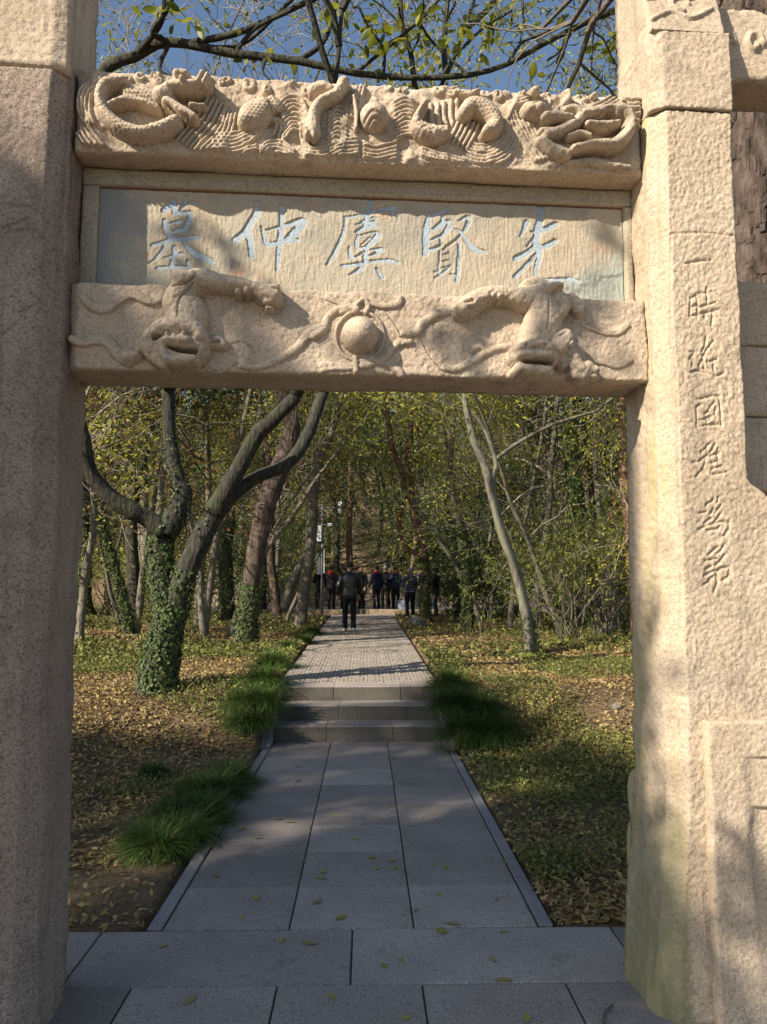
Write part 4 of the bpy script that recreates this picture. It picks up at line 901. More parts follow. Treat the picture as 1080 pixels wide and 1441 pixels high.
P, R = pxpath(zm(up1, *ZL), D1, .1); Aup = limb(t1.buf('limb'), P, R, 26, 10, .05, r1)
lm1 = [(600, 515, 44), (650, 425, 36), (715, 310, 32), (775, 200, 31), (830, 150, 28), (930, 50, 25)]
P, R = pxpath(zm(lm1, *ZL), D1-.1, -.3); A1 = limb(t1.buf('limb'), P, R, 26, 10, .05, r1)
lm2 = [(605, 520, 40), (670, 450, 31), (770, 375, 26), (880, 330, 26), (945, 260, 26), (990, 170, 25), (1035, 40, 23)]
P, R = pxpath(zm(lm2, *ZL), D1-.1, .4); A2 = limb(t1.buf('limb'), P, R, 28, 10, .05, r1)
# limbs carry on above the gate and branch over it
def over(pts, Y0, dY, bufn='branch', ns=7, snap=None):
    P, R = pxpath(pts, Y0, dY)
    if snap is not None: P[0] = snap[np.argmin(((snap[:, :3]-P[0])**2).sum(1)), :3]
    return limb(t1.buf(bufn), P, R, 30, ns, .08, r1)
upx = [(238, 548, 9), (225, 400, 9), (180, 250, 9), (140, 130, 8.5), (155, 93, 8), (190, 80, 7.5), (222, 62, 7), (260, 62, 6), (330, 76, 5.5), (420, 86, 5), (500, 103, 4.5), (580, 110, 4), (660, 106, 3.5), (715, 90, 3.4), (765, 62, 3.4), (805, 42, 4), (840, 24, 4.5), (880, 10, 5)]
Amain = over(upx, D1, -.6)
la = over([(417, 557, 10), (440, 420, 9), (450, 300, 7), (462, 180, 5), (475, 90, 3.5), (480, 30, 3), (490, -60, 3)], D1-.4, -.5, 'branch/2')
lb = over([(454, 554, 9), (480, 420, 7), (540, 280, 5), (600, 160, 3.5), (640, 80, 2.8), (680, -40, 2.5)], D1+.3, .3, 'branch/3')
subs = [[(225, 62, 5), (215, 45, 4), (235, 15, 3.5), (250, -20, 3)], [(245, 62, 4), (225, 95, 3), (240, 108, 2.5)], [(190, 82, 5), (225, 35, 4), (232, 0, 3.5)], [(255, 62, 5), (330, 48, 4.5), (385, 25, 4), (450, -5, 4)],
        [(300, 70, 4), (345, 60, 3), (400, 10, 3), (430, -20, 3)], [(325, 76, 3.6), (360, 40, 3), (410, 15, 3)], [(430, 86, 4), (455, 60, 3.6), (470, 20, 3), (475, -10, 3)], [(520, 100, 3), (560, 55, 2.6), (600, 20, 2.3), (625, -10, 2)], [(620, 109, 3), (640, 80, 2.4), (680, 40, 2.2), (720, 15, 2)],
        [(700, 95, 3), (735, 60, 2.2), (770, 45, 2), (800, 20, 2)], [(765, 62, 3), (740, 40, 2), (735, 0, 2)], [(805, 42, 3), (790, 70, 2), (770, 85, 1.6)], [(560, 108, 2.5), (540, 70, 2.2), (520, 40, 2), (505, 10, 2)], [(360, 80, 3), (370, 100, 2), (380, 112, 1.6)], [(650, 106, 2.2), (610, 60, 2), (590, 30, 2)]]
twig_pts = []
for s_ in subs:
    A = over(s_, D1-.35+r1.uniform(-.1, .1), r1.uniform(-.4, .4), 'branch', 5, Amain); twig_pts += [(A[i, :3], unit(A[i, :3]-A[i-1, :3])) for i in range(3, len(A))]
# leaves of the overhanging branches, each one its own piece
lv = Buf(); V = []
for i, (t, w) in enumerate([(0, .0), (.25, .75), (.5, 1.), (.75, .75), (1., 0.)]):
    V += [(-.5*w*.45, t, .03*w), (0, t, -.04*math.sin(t*3)), (.5*w*.45, t, .03*w)]
lv.add(V, [(3*i+j, 3*i+j+1, 3*i+4+j, 3*i+3+j) for i in range(4) for j in range(2)])
leafme = lv.mesh('leaf', True); leafme.materials.append(M['oleaf'])
root1 = t1.root
from mathutils import Matrix, Euler
def put_leaf(me, p, size, parent, rng, droop=.4):
    o = bpy.data.objects.new('leaf', me); o.location = tuple(np.asarray(p)-t1.base)
    o.rotation_euler = (rng.uniform(-1.7, .5), rng.uniform(-1, 1), rng.uniform(0, 6.28)); o.scale = (size*1.1, size, size); link(o, parent); return o
cl_spots = [(525, 45, 12), (560, 70, 7), (640, 40, 14), (670, 55, 12), (690, 45, 10), (745, 18, 8), (800, 30, 6), (790, 70, 4), (360, 75, 5), (280, 30, 6), (190, 20, 8), (235, 15, 6), (560, 35, 12), (500, 40, 8), (470, 15, 8), (330, 35, 4), (610, 20, 10), (590, 55, 8), (720, 60, 4), (840, 70, 4), (855, 50, 5), (150, 40, 5), (410, 80, 5), (430, 30, 5), (750, 100, 2), (700, 15, 8), (260, 5, 6), (545, 90, 5), (860, 25, 4)]
for x, y, k in cl_spots:
    for i in range(int(k*1.2)):
        p = at_y(x+r1.normal(0, 15), y+r1.normal(0, 13), D1-.4+r1.uniform(-.5, .5)); put_leaf(leafme, p, r1.uniform(.10, .21), root1, r1)
# out-of-sight crown above
tips = []
for A in (la, lb):
    for k in range(4): grow(t1.buf('twigs'), A[-1-k*4, :3], np.array([r1.normal(0, .7), r1.normal(-.2, .5), .7]), 2.2, .045, 1, 3, r1, tips, kids=(4, 4, 3))
for k in range(3): grow(t1.buf('twigs'), Across[-1-3*k, :3], np.array([-.5, r1.normal(0, .5), .7]), 2.0, .05, 1, 3, r1, tips, kids=(4, 4, 3))
leafify(t1.buf('crown'), tips, 2, .12, .11, .05, r1, .3)
iv = t1.buf('ivy'); ivy_on(iv, Astem, 2100, .042, r1, 0, .98); ivy_on(iv, Aleft, 2100, .04, r1, 0, 1.); ivy_on(iv, Aright, 700, .04, r1, 0, .3); ivy_on(iv, Aup, 450, .036, r1, 0, .75); ivy_on(iv, Aright, 300, .036, r1, .7, 1.)
t1.done({'trunk': 'bark_dark', 'limb': 'bark_dark', 'branch': 'bark_dark', 'twigs': 'bark_dark', 'crown': 'leaf_mid', 'ivy': 'ivy'}, ('ivy', 'twigs'))

# -- trees traced one by one
def traced(seed, name, label, basepx, segs, mat, crown=None, ivy=None, ztrace=ZL, depth=None, crown_n=4, leaf='leaf_mid', per=5, L=.12, group=None, lean=0., crown_L=2.2, wob=.08, kids=(4, 4, 3)):
    rng = np.random.default_rng(seed)
    b = depth_at(*basepx) if depth is None else at_y(basepx[0], basepx[1], depth); Y0 = b[1]
    zb = float(tz(b[0], Y0)) if depth is None else float(tz(b[0], depth))
    t = Tree((b[0], Y0, zb-.03), name, label, group); axes = []
    for i, s_ in enumerate(segs):
        pts = zm(s_, *ztrace)
        P, R = pxpath(pts, Y0, lean)
        if i == 0:
            P[0] = (P[0][0], Y0, zb-.06); R[0] *= 1.25
        n = max(14, int(6*len(pts)))
        axes.append(limb(t.buf('trunk' if i == 0 else 'limb/%d' % i), P, R, n, 10 if R.max() > .08 else 7, wob, rng))
    tips = []
    if crown:
        for A in axes if crown == 'all' else axes[:1]:
            # carry the stem on upwards out of the traced part, then branch
            d = unit(A[-1, :3]-A[-4, :3]); d = unit(d+np.array([0, 0, .5])); p = A[-1, :3]; r = max(A[-1, 3], .02); Q = [p]
            ext = 3.5
            for k in range(6): d = unit(d+rng.normal(0, .12, 3)+np.array([0, 0, .08])); Q.append(Q[-1]+d*ext/6)
            tube(t.buf('limb/x%d' % len(tips)), Q, np.linspace(r, r*.35, 7), 7, 0, None, False)
            for k in range(crown_n):
                q = Q[int(rng.integers(1, 7))]; grow(t.buf('branch'), q, np.array([rng.normal(0, .8), rng.normal(0, .8), .45]), crown_L*rng.uniform(.7, 1.2), r*.4, 1, 3, rng, tips, kids=kids)
            for k in range(max(1, crown_n//3)):
                q = A[int(len(A)*rng.uniform(.55, .95)), :3]; grow(t.buf('branch'), q, np.array([rng.normal(0, .8), rng.normal(0, .6), .3]), crown_L*.7, r*.3, 2, 3, rng, tips, kids=kids)
        if per: leafify(t.buf('crown'), tips, per, .18, L, L*.5, rng, .3)
    if ivy:
        for (i, t0, t1_, dens, sz) in ivy: ivy_on(t.buf('ivy'), axes[i], dens, sz, rng, t0, t1_, .05)
    t.done({'trunk': mat, 'limb': mat, 'branch': 'twig', 'crown': leaf, 'ivy': 'ivy'}, ('ivy', 'branch'))
    return t
traced(21, 'pine_tree', 'leaning pine with ivy at its foot and red upper trunk behind the forked tree', (343, 908), [[(722, 1050, 40), (735, 930, 38), (750, 800, 38), (775, 640, 40), (815, 470, 42), (860, 350, 42), (900, 250, 38), (915, 170, 34), (885, 70, 30), (860, 0, 26)]], 'bark_pine', True, [(0, 0, .22, 1500, .05)], leaf='needle', per=3, L=.16)
traced(22, 'slender_tree', 'slender crooked tree beside the left edge of the sett path', (422, 882), [[(945, 975, 22), (955, 870, 22), (975, 720, 24), (990, 600, 22), (995, 470, 22), (1005, 380, 20), (1030, 290, 15), (1075, 185, 12), (1110, 60, 10)], [(880, 905, 20), (915, 790, 20), (970, 690, 18), (992, 620, 14)]], 'bark_grey', True, None, leaf='leaf_mid')
traced(23, 'ivy_tree', 'straight ivy-covered tree behind the leaning pine', (320, 876), [[(648, 945, 24), (650, 800, 24), (645, 660, 22), (668, 560, 14), (676, 470, 11), (680, 300, 10), (690, 100, 9)]], 'bark_pale', True, [(0, 0, .5, 1500, .06)], leaf='leaf_yel', per=4)
traced(24, 'ivy_tree', 'thin ivy tree leaning steeply to the left under the forked tree', (184, 893), [[(265, 1005, 18), (240, 880, 18), (205, 740, 16), (160, 600, 14), (115, 490, 12), (75, 400, 10)]], 'bark_dark', True, [(0, 0, .8, 1100, .06)], leaf='leaf_mid', per=3)
traced(25, 'flared_tree', 'stout grey trunk with flared foot far behind the forked tree', (198, 853), [[(295, 890, 45), (305, 830, 34), (320, 740, 24), (328, 620, 20), (320, 480, 18), (325, 300, 17), (345, 180, 15), (395, 110, 13), (450, 50, 10)]], 'bark_grey', True, None, leaf='leaf_ev', per=5)
traced(26, 'pale_tree', 'pale straight tree standing behind the forked tree', (215, 862), [[(362, 900, 12), (365, 700, 12), (366, 500, 12), (362, 300, 11), (372, 150, 9), (382, 20, 8)]], 'bark_pale', True, None, leaf='leaf_yel', per=4)
traced(27, 'reddish_tree', 'brown tree with upright trunk between leaning pine and sett path', (392, 868), [[(855, 925, 18), (845, 840, 20), (830, 720, 18), (826, 560, 16), (835, 400, 14), (800, 200, 12), (780, 40, 10)]], 'bark_pine', True, None, leaf='leaf_mid')
traced(28, 'thin_tree', 'thin dark tree close behind the leaning pine', (369, 862), [[(795, 915, 14), (797, 800, 14), (800, 680, 12), (790, 500, 10), (800, 300, 9)]], 'bark_dark', True, None, leaf='leaf_ev')
traced(29, 'ivy_tree', 'dark ivy tree at the far left beside the gateway pillar', (117, 867), [[(75, 935, 36), (70, 850, 32), (85, 700, 24), (80, 520, 22), (60, 300, 18)]], 'bark_dark', True, [(0, 0, .6, 1300, .07)], leaf='leaf_ev')
traced(30, 'pale_sapling', 'pale bare leaning sapling behind the forked tree', (152, 855), [[(175, 890, 10), (172, 730, 11), (150, 560, 11), (155, 400, 11), (185, 300, 11), (215, 220, 10), (230, 120, 8), (250, 20, 7)], [(172, 730, 7), (200, 690, 7), (225, 620, 7), (245, 520, 6)]], 'bark_pale', True, None, per=2, leaf='leaf_red')
traced(41, 'curved_tree', 'curved smooth grey tree leaning left over the right-hand bank', (749, 920), [[(708, 940, 22), (700, 860, 20), (688, 790, 19), (655, 650, 18), (605, 510, 17), (575, 400, 16), (545, 280, 14), (510, 200, 13), (485, 100, 11), (475, 20, 9)], [(572, 370, 8), (580, 310, 8), (582, 262, 8), (540, 150, 6), (470, 60, 5)], [(582, 262, 7), (650, 212, 7), (750, 155, 6), (850, 118, 5), (930, 95, 4)]], 'bark_pale', 'all', [(0, 0, .22, 700, .045)], ztrace=ZR, leaf='leaf_yel', per=6, L=.12, crown_n=4)
traced(42, 'ivy_tree', 'wavy tree with light green ivy by the group on the right', (656, 884), [[(484, 840, 15), (485, 740, 15), (482, 640, 15), (465, 510, 14), (440, 410, 13), (424, 300, 11), (432, 190, 10), (440, 60, 9)], [(470, 560, 6), (450, 420, 6), (445, 380, 5)]], 'bark_pale', True, [(0, 0, .45, 1500, .06)], ztrace=ZR, leaf='leaf_yel', per=6)
traced(43, 'red_pine', 'crooked red-barked pine with two stems behind the puffer jacket visitor', (600, 876), [[(345, 825, 16), (338, 740, 16), (342, 640, 15), (325, 540, 15), (300, 440, 15), (285, 355, 14), (250, 280, 11), (222, 200, 10), (205, 60, 8)], [(287, 360, 10), (282, 260, 10), (292, 150, 9), (290, 40, 7)], [(335, 600, 10), (275, 560, 10), (248, 470, 10), (268, 410, 9), (285, 380, 8)]], 'bark_red', 'all', [(0, 0, .3, 900, .06)], ztrace=ZR, leaf='needle', per=4, L=.16)
traced(44, 'dark_tree', 'thick dark trunk behind the curved grey tree', (703, 856), [[(598, 785, 34), (596, 740, 24), (592, 660, 18), (590, 540, 16), (570, 380, 14), (580, 200, 12)]], 'bark_dark', True, None, ztrace=ZR, leaf='leaf_ev', per=6)
traced(45, 'ivy_tree', 'broad leafy ivy tree at the right bank edge near the gateway pillar', (836, 889), [[(925, 870, 34), (922, 800, 30), (905, 690, 26), (880, 540, 24), (862, 400, 22), (842, 220, 18), (835, 60, 15)]], 'bark_dark', True, [(0, 0, 1., 1800, .075)], ztrace=ZR, leaf='leaf_ev', per=6, crown_n=5)
traced(46, 'ivy_tree', 'thin ivy pole of a tree left of the broad ivy tree', (783, 884), [[(792, 850, 13), (795, 740, 13), (793, 640, 12), (790, 480, 10), (770, 300, 8)]], 'bark_grey', True, [(0, 0, .6, 1700, .065)], ztrace=ZR, leaf='leaf_mid', per=4)
traced(47, 'red_pine', 'red pine trunk leaning right by the inner face of the pillar', (850, 880), [[(958, 860, 22), (962, 760, 20), (968, 670, 18), (975, 590, 18), (988, 480, 17), (1005, 370, 16), (1035, 280, 14), (1060, 150, 12)]], 'bark_red', True, None, ztrace=ZR, leaf='needle', per=3, L=.16)
traced(48, 'sapling', 'small bare sapling in front of the stone wall on the right', (686, 872), [[(556, 812, 6), (550, 760, 6), (540, 690, 6), (545, 640, 5), (555, 590, 4)], [(541, 690, 4), (525, 650, 3), (520, 610, 2)]], 'bark_dark', True, None, ztrace=ZR, per=0, crown_n=1, crown_L=.6)
traced(49, 'twin_tree', 'dark twin-stemmed trunk beside the grey-trousered visitor', (643, 871), [[(450, 812, 13), (448, 740, 13), (455, 660, 11), (450, 500, 9), (430, 300, 8)], [(470, 815, 9), (462, 740, 9), (475, 650, 8), (500, 520, 7)]], 'bark_dark', True, None, ztrace=ZR, leaf='leaf_ev', per=6)
traced(50, 'leaning_tree', 'dark tree with twiggy crown leaning right behind the curved tree', (716, 866), [[(640, 800, 12), (680, 660, 10), (710, 500, 10), (705, 300, 9), (720, 120, 8)]], 'bark_grey', 'all', None, ztrace=ZR, leaf='leaf_brown', per=2)
# fallen pale pole leaning in the branches
pb = Buf(); P, R = pxpath(zm([(790, 720, 5), (805, 658, 6), (880, 512, 6.5), (950, 410, 6), (1012, 318, 4)], *ZL), 19.5, .5); limb(pb, P, R, 12, 6, .06, np.random.default_rng(1))
P2, R2 = pxpath(zm([(660, 900, 4), (700, 820, 5), (740, 740, 5), (795, 690, 5)], *ZL), 19.5, 0); limb(pb, P2, R2, 8, 6, .05, np.random.default_rng(1))
o = pb.build('dead_branch', M['bark_pale'], smooth=True); tag(o, 'pale dead branch leaning against the slender crooked tree', 'branch')
# the great pine right behind the gateway's right pillar
rng = np.random.default_rng(77)
pt = Tree((3.35, 6.2, float(tz(3.35, 6.2))-.05), 'great_pine', 'great pine with thick plated bark seen beyond the right pillar')
A = spline(np.array([(3.35, 6.2, .1, .42), (3.3, 6.2, 1., .34), (3.32, 6.2, 3., .31), (3.3, 6.2, 5., .29), (3.4, 6.3, 7.5, .26), (3.3, 6.3, 10, .2), (3.4, 6.4, 13, .1)]), 60)
tube(pt.buf('trunk'), A[:, :3], A[:, 3], 20, .05, rng)
plates = pt.buf('bark_plates')
for k in range(1500):
    i = int(rng.integers(8, 45)); th = rng.uniform(0, 6.28); c = A[i, :3]+np.array([math.cos(th), math.sin(th), 0])*(A[i, 3]*1.0)+np.array([0, 0, rng.uniform(-.15, .15)])
    n_ = np.array([math.cos(th), math.sin(th), 0]); tt = np.array([-math.sin(th), math.cos(th), 0]); w, h_ = rng.uniform(.018, .045), rng.uniform(.03, .09)
    V = [c-tt*w-[0, 0, h_], c+tt*w*.8-[0, 0, h_*.9], c+tt*w+[0, 0, h_], c-tt*w*.9+[0, 0, h_*.8]]
    V2 = [v*1+n_*rng.uniform(.006, .018) for v in V]; V2 = [v+(c+n_*.012-v)*.3 for v in V2]
    plates.add(V+V2, [(4, 5, 6, 7), (0, 1, 5, 4), (1, 2, 6, 5), (2, 3, 7, 6), (3, 0, 4, 7)])
tips = []
for k in range(16):
    i = int(rng.integers(38, 59)); grow(pt.buf('branch'), A[i, :3], np.array([rng.normal(0, 1), rng.normal(0, 1), .1]), 2.4, .05, 1, 3, rng, tips, up=.02, kids=(4, 4, 3))
P, R = pxpath([(1085, 215, 10), (1040, 180, 8), (1005, 165, 6), (960, 140, 4)], 6.2, -.3); limb(pt.buf('branch'), P, R, 12, 6, .1, rng)
leafify(pt.buf('crown'), tips, 6, .16, .17, .022, rng, .2)
pt.done({'trunk': 'bark_pine', 'bark_plates': 'bark_pine', 'branch': 'twig', 'crown': 'needle'}, ('bark_plates', 'branch'))

# -- forest behind: a few kinds, copied
def proto_tree(seed, name, h, r, barkm, leafm, per, L, kids, nb, low=.35, up=.06, Wf=.5, twigm='twig', spread=.22, cl=.32, droop=0., lean=.06):
    rng = np.random.default_rng(seed); t = Tree((0, 0, 0), name, '', None); P = [np.zeros(3)-[0, 0, .15]]; d = np.array([rng.normal(0, lean), rng.normal(0, lean), 1.])
    n = 12
    for i in range(n): d = unit(d+rng.normal(0, .07, 3)); d[2] = abs(d[2]); P.append(P[-1]+d*h/n)
    R = r*np.linspace(1.15, .2, n+1); A = spline(np.column_stack([P, R]), 30); tube(t.buf('trunk'), A[:, :3], A[:, 3], 8, .06, rng)
    tips = []
    for k in range(nb):
        f = rng.uniform(low, 1.); q = A[min(len(A)-1, int(f*len(A)))]; a = rng.uniform(0, 6.28)
        grow(t.buf('branch'), q[:3], np.array([math.cos(a), math.sin(a), rng.uniform(.1, .8)]), h*cl*(1.25-f*.6)*rng.uniform(.7, 1.2), max(.012, q[3]*.45), 1, 3, rng, tips, up=up, kids=kids, droop=droop)
    if per: leafify(t.buf('crown'), tips, per, spread, L, L*Wf, rng, .35)
    return t.done({'trunk': barkm, 'branch': twigm, 'crown': leafm}, ('branch',))
def copy_tree(root, loc, rz, sc, label=None, group=None, first=False):
    if first: r = root
    else:
        r = root.copy(); COL.objects.link(r)
        for ch in list(root.children):
            c = ch.copy(); COL.objects.link(c); c.parent = r
    r.location = loc; r.rotation_euler = (0, 0, rz); r.scale = (sc, sc, sc)
    if label: r['label'] = label
    if group: r['group'] = group
    return r
FLOOR[0] = .0075
PROT = {
 'evergreen_tree': [proto_tree(101, 'evergreen_tree', 9, .14, 'bark_dark', 'leaf_ev', 6, .17, (4, 5, 4), 13, .25), proto_tree(102, 'evergreen_tree', 7.5, .12, 'bark_grey', 'leaf_ev', 6, .16, (4, 5, 4), 12, .2)],
 'green_tree': [proto_tree(103, 'green_tree', 10, .13, 'bark_grey', 'leaf_mid', 5, .16, (4, 5, 4), 12, .3)],
 'yellowing_tree': [proto_tree(104, 'yellowing_tree', 10, .10, 'bark_pale', 'leaf_yel', 6, .105, (4, 5, 4), 12, .35, twigm='twig_pale'), proto_tree(108, 'yellowing_tree', 8, .08, 'bark_grey', 'leaf_yel', 6, .10, (4, 5, 4), 10, .35)],
 'bare_tree': [proto_tree(105, 'bare_tree', 11, .14, 'bark_pale', 'leaf_brown', 1, .1, (5, 5, 4), 14, .25, up=.1, twigm='twig_pale'), proto_tree(109, 'bare_tree', 10, .11, 'bark_grey', 'leaf_brown', 1, .1, (5, 5, 4), 12, .25, up=.1, twigm='twig_pale')],
 'pine_tree': [proto_tree(106, 'pine_tree', 12, .16, 'bark_red', 'needle', 9, .2, (4, 4, 4), 13, .5, up=.02, Wf=.14, spread=.13)],
 'thin_tree': [proto_tree(110, 'thin_tree', 13, .075, 'bark_grey', 'leaf_mid', 1, .09, (5, 5, 4), 15, .4, up=.1, cl=.22, twigm='twig_pale'), proto_tree(111, 'thin_tree', 12, .07, 'bark_grey', 'leaf_yel', 1, .09, (5, 5, 4), 14, .4, up=.1, cl=.22, twigm='twig')],
 'maple_tree': [proto_tree(107, 'maple_tree', 7, .09, 'bark_grey', 'leaf_red', 2, .12, (4, 5, 4), 9, .35)],
}
FLOOR[0] = .004
LAB = {'evergreen_tree': 'dark-leaved evergreen tree', 'green_tree': 'mid-green leafy tree', 'yellowing_tree': 'tree with thin yellow-green leaves', 'bare_tree': 'nearly bare twiggy tree', 'pine_tree': 'tall red-barked pine', 'thin_tree': 'tall thin-stemmed twiggy tree', 'maple_tree': 'small tree with rust-red leaves'}
rf = np.random.default_rng(2024); used = set(); PLANTED = []
def plant(kind, x, y, sc=1., rz=None):
    pr_ = PROT[kind]; i = len([1 for u_ in PLANTED if u_ == kind]) % len(pr_); PLANTED.append(kind); key = (kind, i); first = key not in used; used.add(key)
    zone = 'on the slope above the retaining wall' if y > 37 else (('left' if x < 0 else 'right')+' of the sett path'+(', near the gateway' if y < 19 else ', near the terrace'))
    copy_tree(pr_[i], (x, y, float(tz(x, y))-.05), rf.uniform(0, 6.28) if rz is None else rz, sc*rf.uniform(.85, 1.2), LAB[kind]+' '+zone, kind.replace('_', ' ')+'s '+zone.replace(',', ''), first)
def free(x, y):
    return not (-2.6 < x < 2.6 and y < 38) and not (abs(x) < 9 and 29 < y < 38)
kinds = ['evergreen_tree']*6+['green_tree']*5+['yellowing_tree']*5+['bare_tree']*7+['pine_tree']*2+['maple_tree']*1
for k in range(34):                                           # wood on the slope behind the terrace
    x = -26+52*((k*.618) % 1)+rf.normal(0, 1); y = 39+rf.uniform(0, 1)**1.2*24; plant(kinds[int(rf.integers(len(kinds)))], x, y, 1.1)
for k in range(16):                                           # flanks, between the gate and the terrace
    s_ = -1 if k % 2 else 1; y = 16+rf.uniform(0, 20); x = s_*(3.2+y*.12+rf.uniform(0, 9)); x = max(x, .26*y) if x > 0 else x; plant(kinds[int(rf.integers(len(kinds)))], x, y)
for x, y, kd, sc in ((-1.5, 40.5, 'evergreen_tree', 1.), (2.3, 39.5, 'evergreen_tree', .9), (4.6, 33, 'evergreen_tree', .8), (-4.5, 39, 'bare_tree', 1), (6.2, 28, 'green_tree', .8), (3.9, 24, 'evergreen_tree', .65), (7.2, 24, 'evergreen_tree', .8), (9.5, 27, 'yellowing_tree', 1.), (5.5, 21.5, 'bare_tree', .9), (0.6, 44, 'green_tree', 1.1), (-7, 34, 'evergreen_tree', .9), (-9.5, 26, 'maple_tree', 1), (-5.7, 15.6, 'maple_tree', 1.05), (-4.4, 20.5, 'maple_tree', 1.1), (-8, 21, 'maple_tree', .9), (-5.6, 24, 'yellowing_tree', .9), (-3.9, 29, 'green_tree', .75), (4.3, 19.6, 'yellowing_tree', .85), (-6.5, 14.5, 'bare_tree', .9), (5.4, 14, 'bare_tree', .9), (-.8, 41, 'pine_tree', 1), (4.2, 16.4, 'yellowing_tree', .8), (5.3, 13.4, 'yellowing_tree', .8), (-3.1, 17.5, 'yellowing_tree', .8), (-5.2, 12.6, 'yellowing_tree', .75), (7.4, 15.5, 'yellowing_tree', .9), (6.1, 19, 'yellowing_tree', 1.), (3.4, 22.5, 'yellowing_tree', .9), (-7, 17.5, 'yellowing_tree', .9), (-2.4, 23, 'yellowing_tree', .8), (6, 17, 'pine_tree', .9)): plant(kd, x, y, sc)
for x, y in ((-3.6, 17.2), (-4.1, 15.4), (-5.9, 13.2), (-6.4, 14.6), (-3.4, 16.5), (6.6, 15), (-5.3, 18), (-8, 16), (3.7, 20), (8, 18)): plant('thin_tree', x, y)
# far wood that closes the slope
fw = Buf(); rr = np.random.default_rng(5)
for k in range(900):
    x = rr.uniform(-95, 95); y = rr.uniform(66, 118); z = float(tz(x, y)); hgt = rr.uniform(3, 8)
    C = np.array([x, y, z+hgt*.55])+rr.normal(0, 1, (34, 3))*np.array([1.5, 1.5, hgt*.26]); leaves(fw, C, 1.0, .7, rr, .6)
o = fw.build('far_wood', M['leaf_mid']); tag(o, 'far wooded hillside closing the view behind the trees', 'wood', kind='stuff')

# -- shrubs under the trees
def shrub(seed, w, h, leafm, L, n, name, label, loc, group=None, Wf=.5, droop=.1):
    rng = np.random.default_rng(seed); t = Tree((0, 0, 0), name, label, group); t.root['category'] = 'shrub'; tips = []
    for k in range(int(n)):
        a = rng.uniform(0, 6.28); grow(t.buf('stem'), np.array([rng.normal(0, .1*w), rng.normal(0, .1*w), -.05]), np.array([math.cos(a)*w/h*.8, math.sin(a)*w/h*.8, 1.]), h*rng.uniform(.5, .8), .02, 1, 3, rng, tips, up=.04, kids=(4, 4, 3))
    leafify(t.buf('foliage'), tips, 5, .09*w, L, L*Wf, rng, .3, droop=droop)
    t.done({'stem': 'twig', 'foliage': leafm}); t.root.location = loc; return t.root
sh1 = shrub(201, 1.6, 2.2, 'leaf_ev', .1, 7, 'evergreen_shrub', 'glossy evergreen shrub in front of the retaining wall on the right', (0, 0, 0), 'evergreen shrubs by the terrace')
sh2 = shrub(202, 1.4, 1.8, 'leaf_mid', .09, 6, 'light_shrub', 'light green loose shrub under the trees', (0, 0, 0), 'light shrubs under the trees')
sh3 = shrub(203, 1.1, 2.8, 'leaf_mid', .12, 8, 'drooping_shrub', 'tall drooping shrub beside the broad ivy tree', (0, 0, 0), 'drooping shrubs on the right bank', Wf=.2, droop=1.2)
for pr_, spots in ((sh1, [(3.3, 28.4, 1.1), (3.5, 27.3, 1.1), (4.6, 26.5, 1.2), (5.5, 24, 1.1), (4.9, 30.8, 1.2), (-4.2, 30.5, 1.1), (7.5, 27, 1.4), (-6.5, 29, 1.2)]), (sh2, [(6.0, 20, 1.1), (-5.5, 22, 1.), (-8.2, 25, 1.3), (5.0, 30, 1.3), (-2.9, 33, .9), (7.5, 22.5, 1.3), (-10, 20, 1.2), (-4.6, 18, .7), (9, 25, 1.5), (-3.4, 40.5, 1.2), (1.2, 40, 1.3), (-6, 41, 1.4), (4, 42, 1.5)]), (sh3, [(4.35, 16.2, 1.), (5.2, 17.2, 1.15), (5.9, 18.4, 1.2), (4.7, 18.2, 1.)])):
    for i, (x, y, s_) in enumerate(spots): copy_tree(pr_, (x, y, float(tz(x, y))), rf.uniform(0, 6.28), s_, first=(i == 0))

# -- shade trees standing outside the gate, behind the photographer's left shoulder
SUNv = np.array(SUN)
SH = ([-9, -6.5, -4, -2.2, -1.25, -.95, -.6, .2, .75, .9, 1.7], [8.4, 6.6, 4.9, 3.7, 3.2, 2.2, 2.0, 1.98, 1.96, .65, .3])
def shade_blocked(u, w):
    """where their shadow falls on the gate plane"""
    top = np.interp(u, [-9, -6.5, -4, -2.2, -1.25, -.95, -.6, .2, .75, .9, 1.7], [8.4, 6.6, 4.9, 3.7, 3.2, 2.2, 2.0, 1.98, 1.96, .65, .3])
    SHN = .06
    return w < top+SHN*fbm(np.asarray(u)*2.3, np.asarray(w)*2.3, 77, 3)
rs = np.random.default_rng(99)
cent = []; sig = []
while len(cent) < 1250:
    u = rs.uniform(-9, 1.75) if len(cent) < 850 else rs.uniform(-3.2, .8); w = rs.uniform(-1.6, 7.) if len(cent) < 850 else rs.uniform(.2, 3.)
    if not shade_blocked(u, w): continue
    if fbm(np.array(u*1.5), np.array(w*1.7), 88, 2) > .16 and w < np.interp(u, *SH)-.5: continue
    if w < .2 and u > -1.2 and rs.random() < .35: continue
    t = rs.uniform(10, 17); c = np.array([u, 3.1+u*math.tan(TH), w])+SUNv*t
    cent.append(c); sig.append(float(np.clip((np.interp(u, *SH)-w)*.45, .05, .17)))
for k in range(60):                                            # sprays that dapple beams, tablet and right pillar
    u = rs.choice([-1.05, -.85, -.7, -.55, -.3, 0., .35, .75])+rs.uniform(-.08, .08); w = rs.uniform(2.65, 3.75); t = rs.uniform(10, 12)
    if k < 5: cent.append(np.array([u, 3.1, w])+SUNv*(t-5.)); sig.append(.065)
    elif k < 8: cent.append(np.array([rs.uniform(1.25, 1.7), 3.1, rs.uniform(.3, 1.2)])+SUNv*(t-2.5)); sig.append(.099)
cent = np.array(cent)
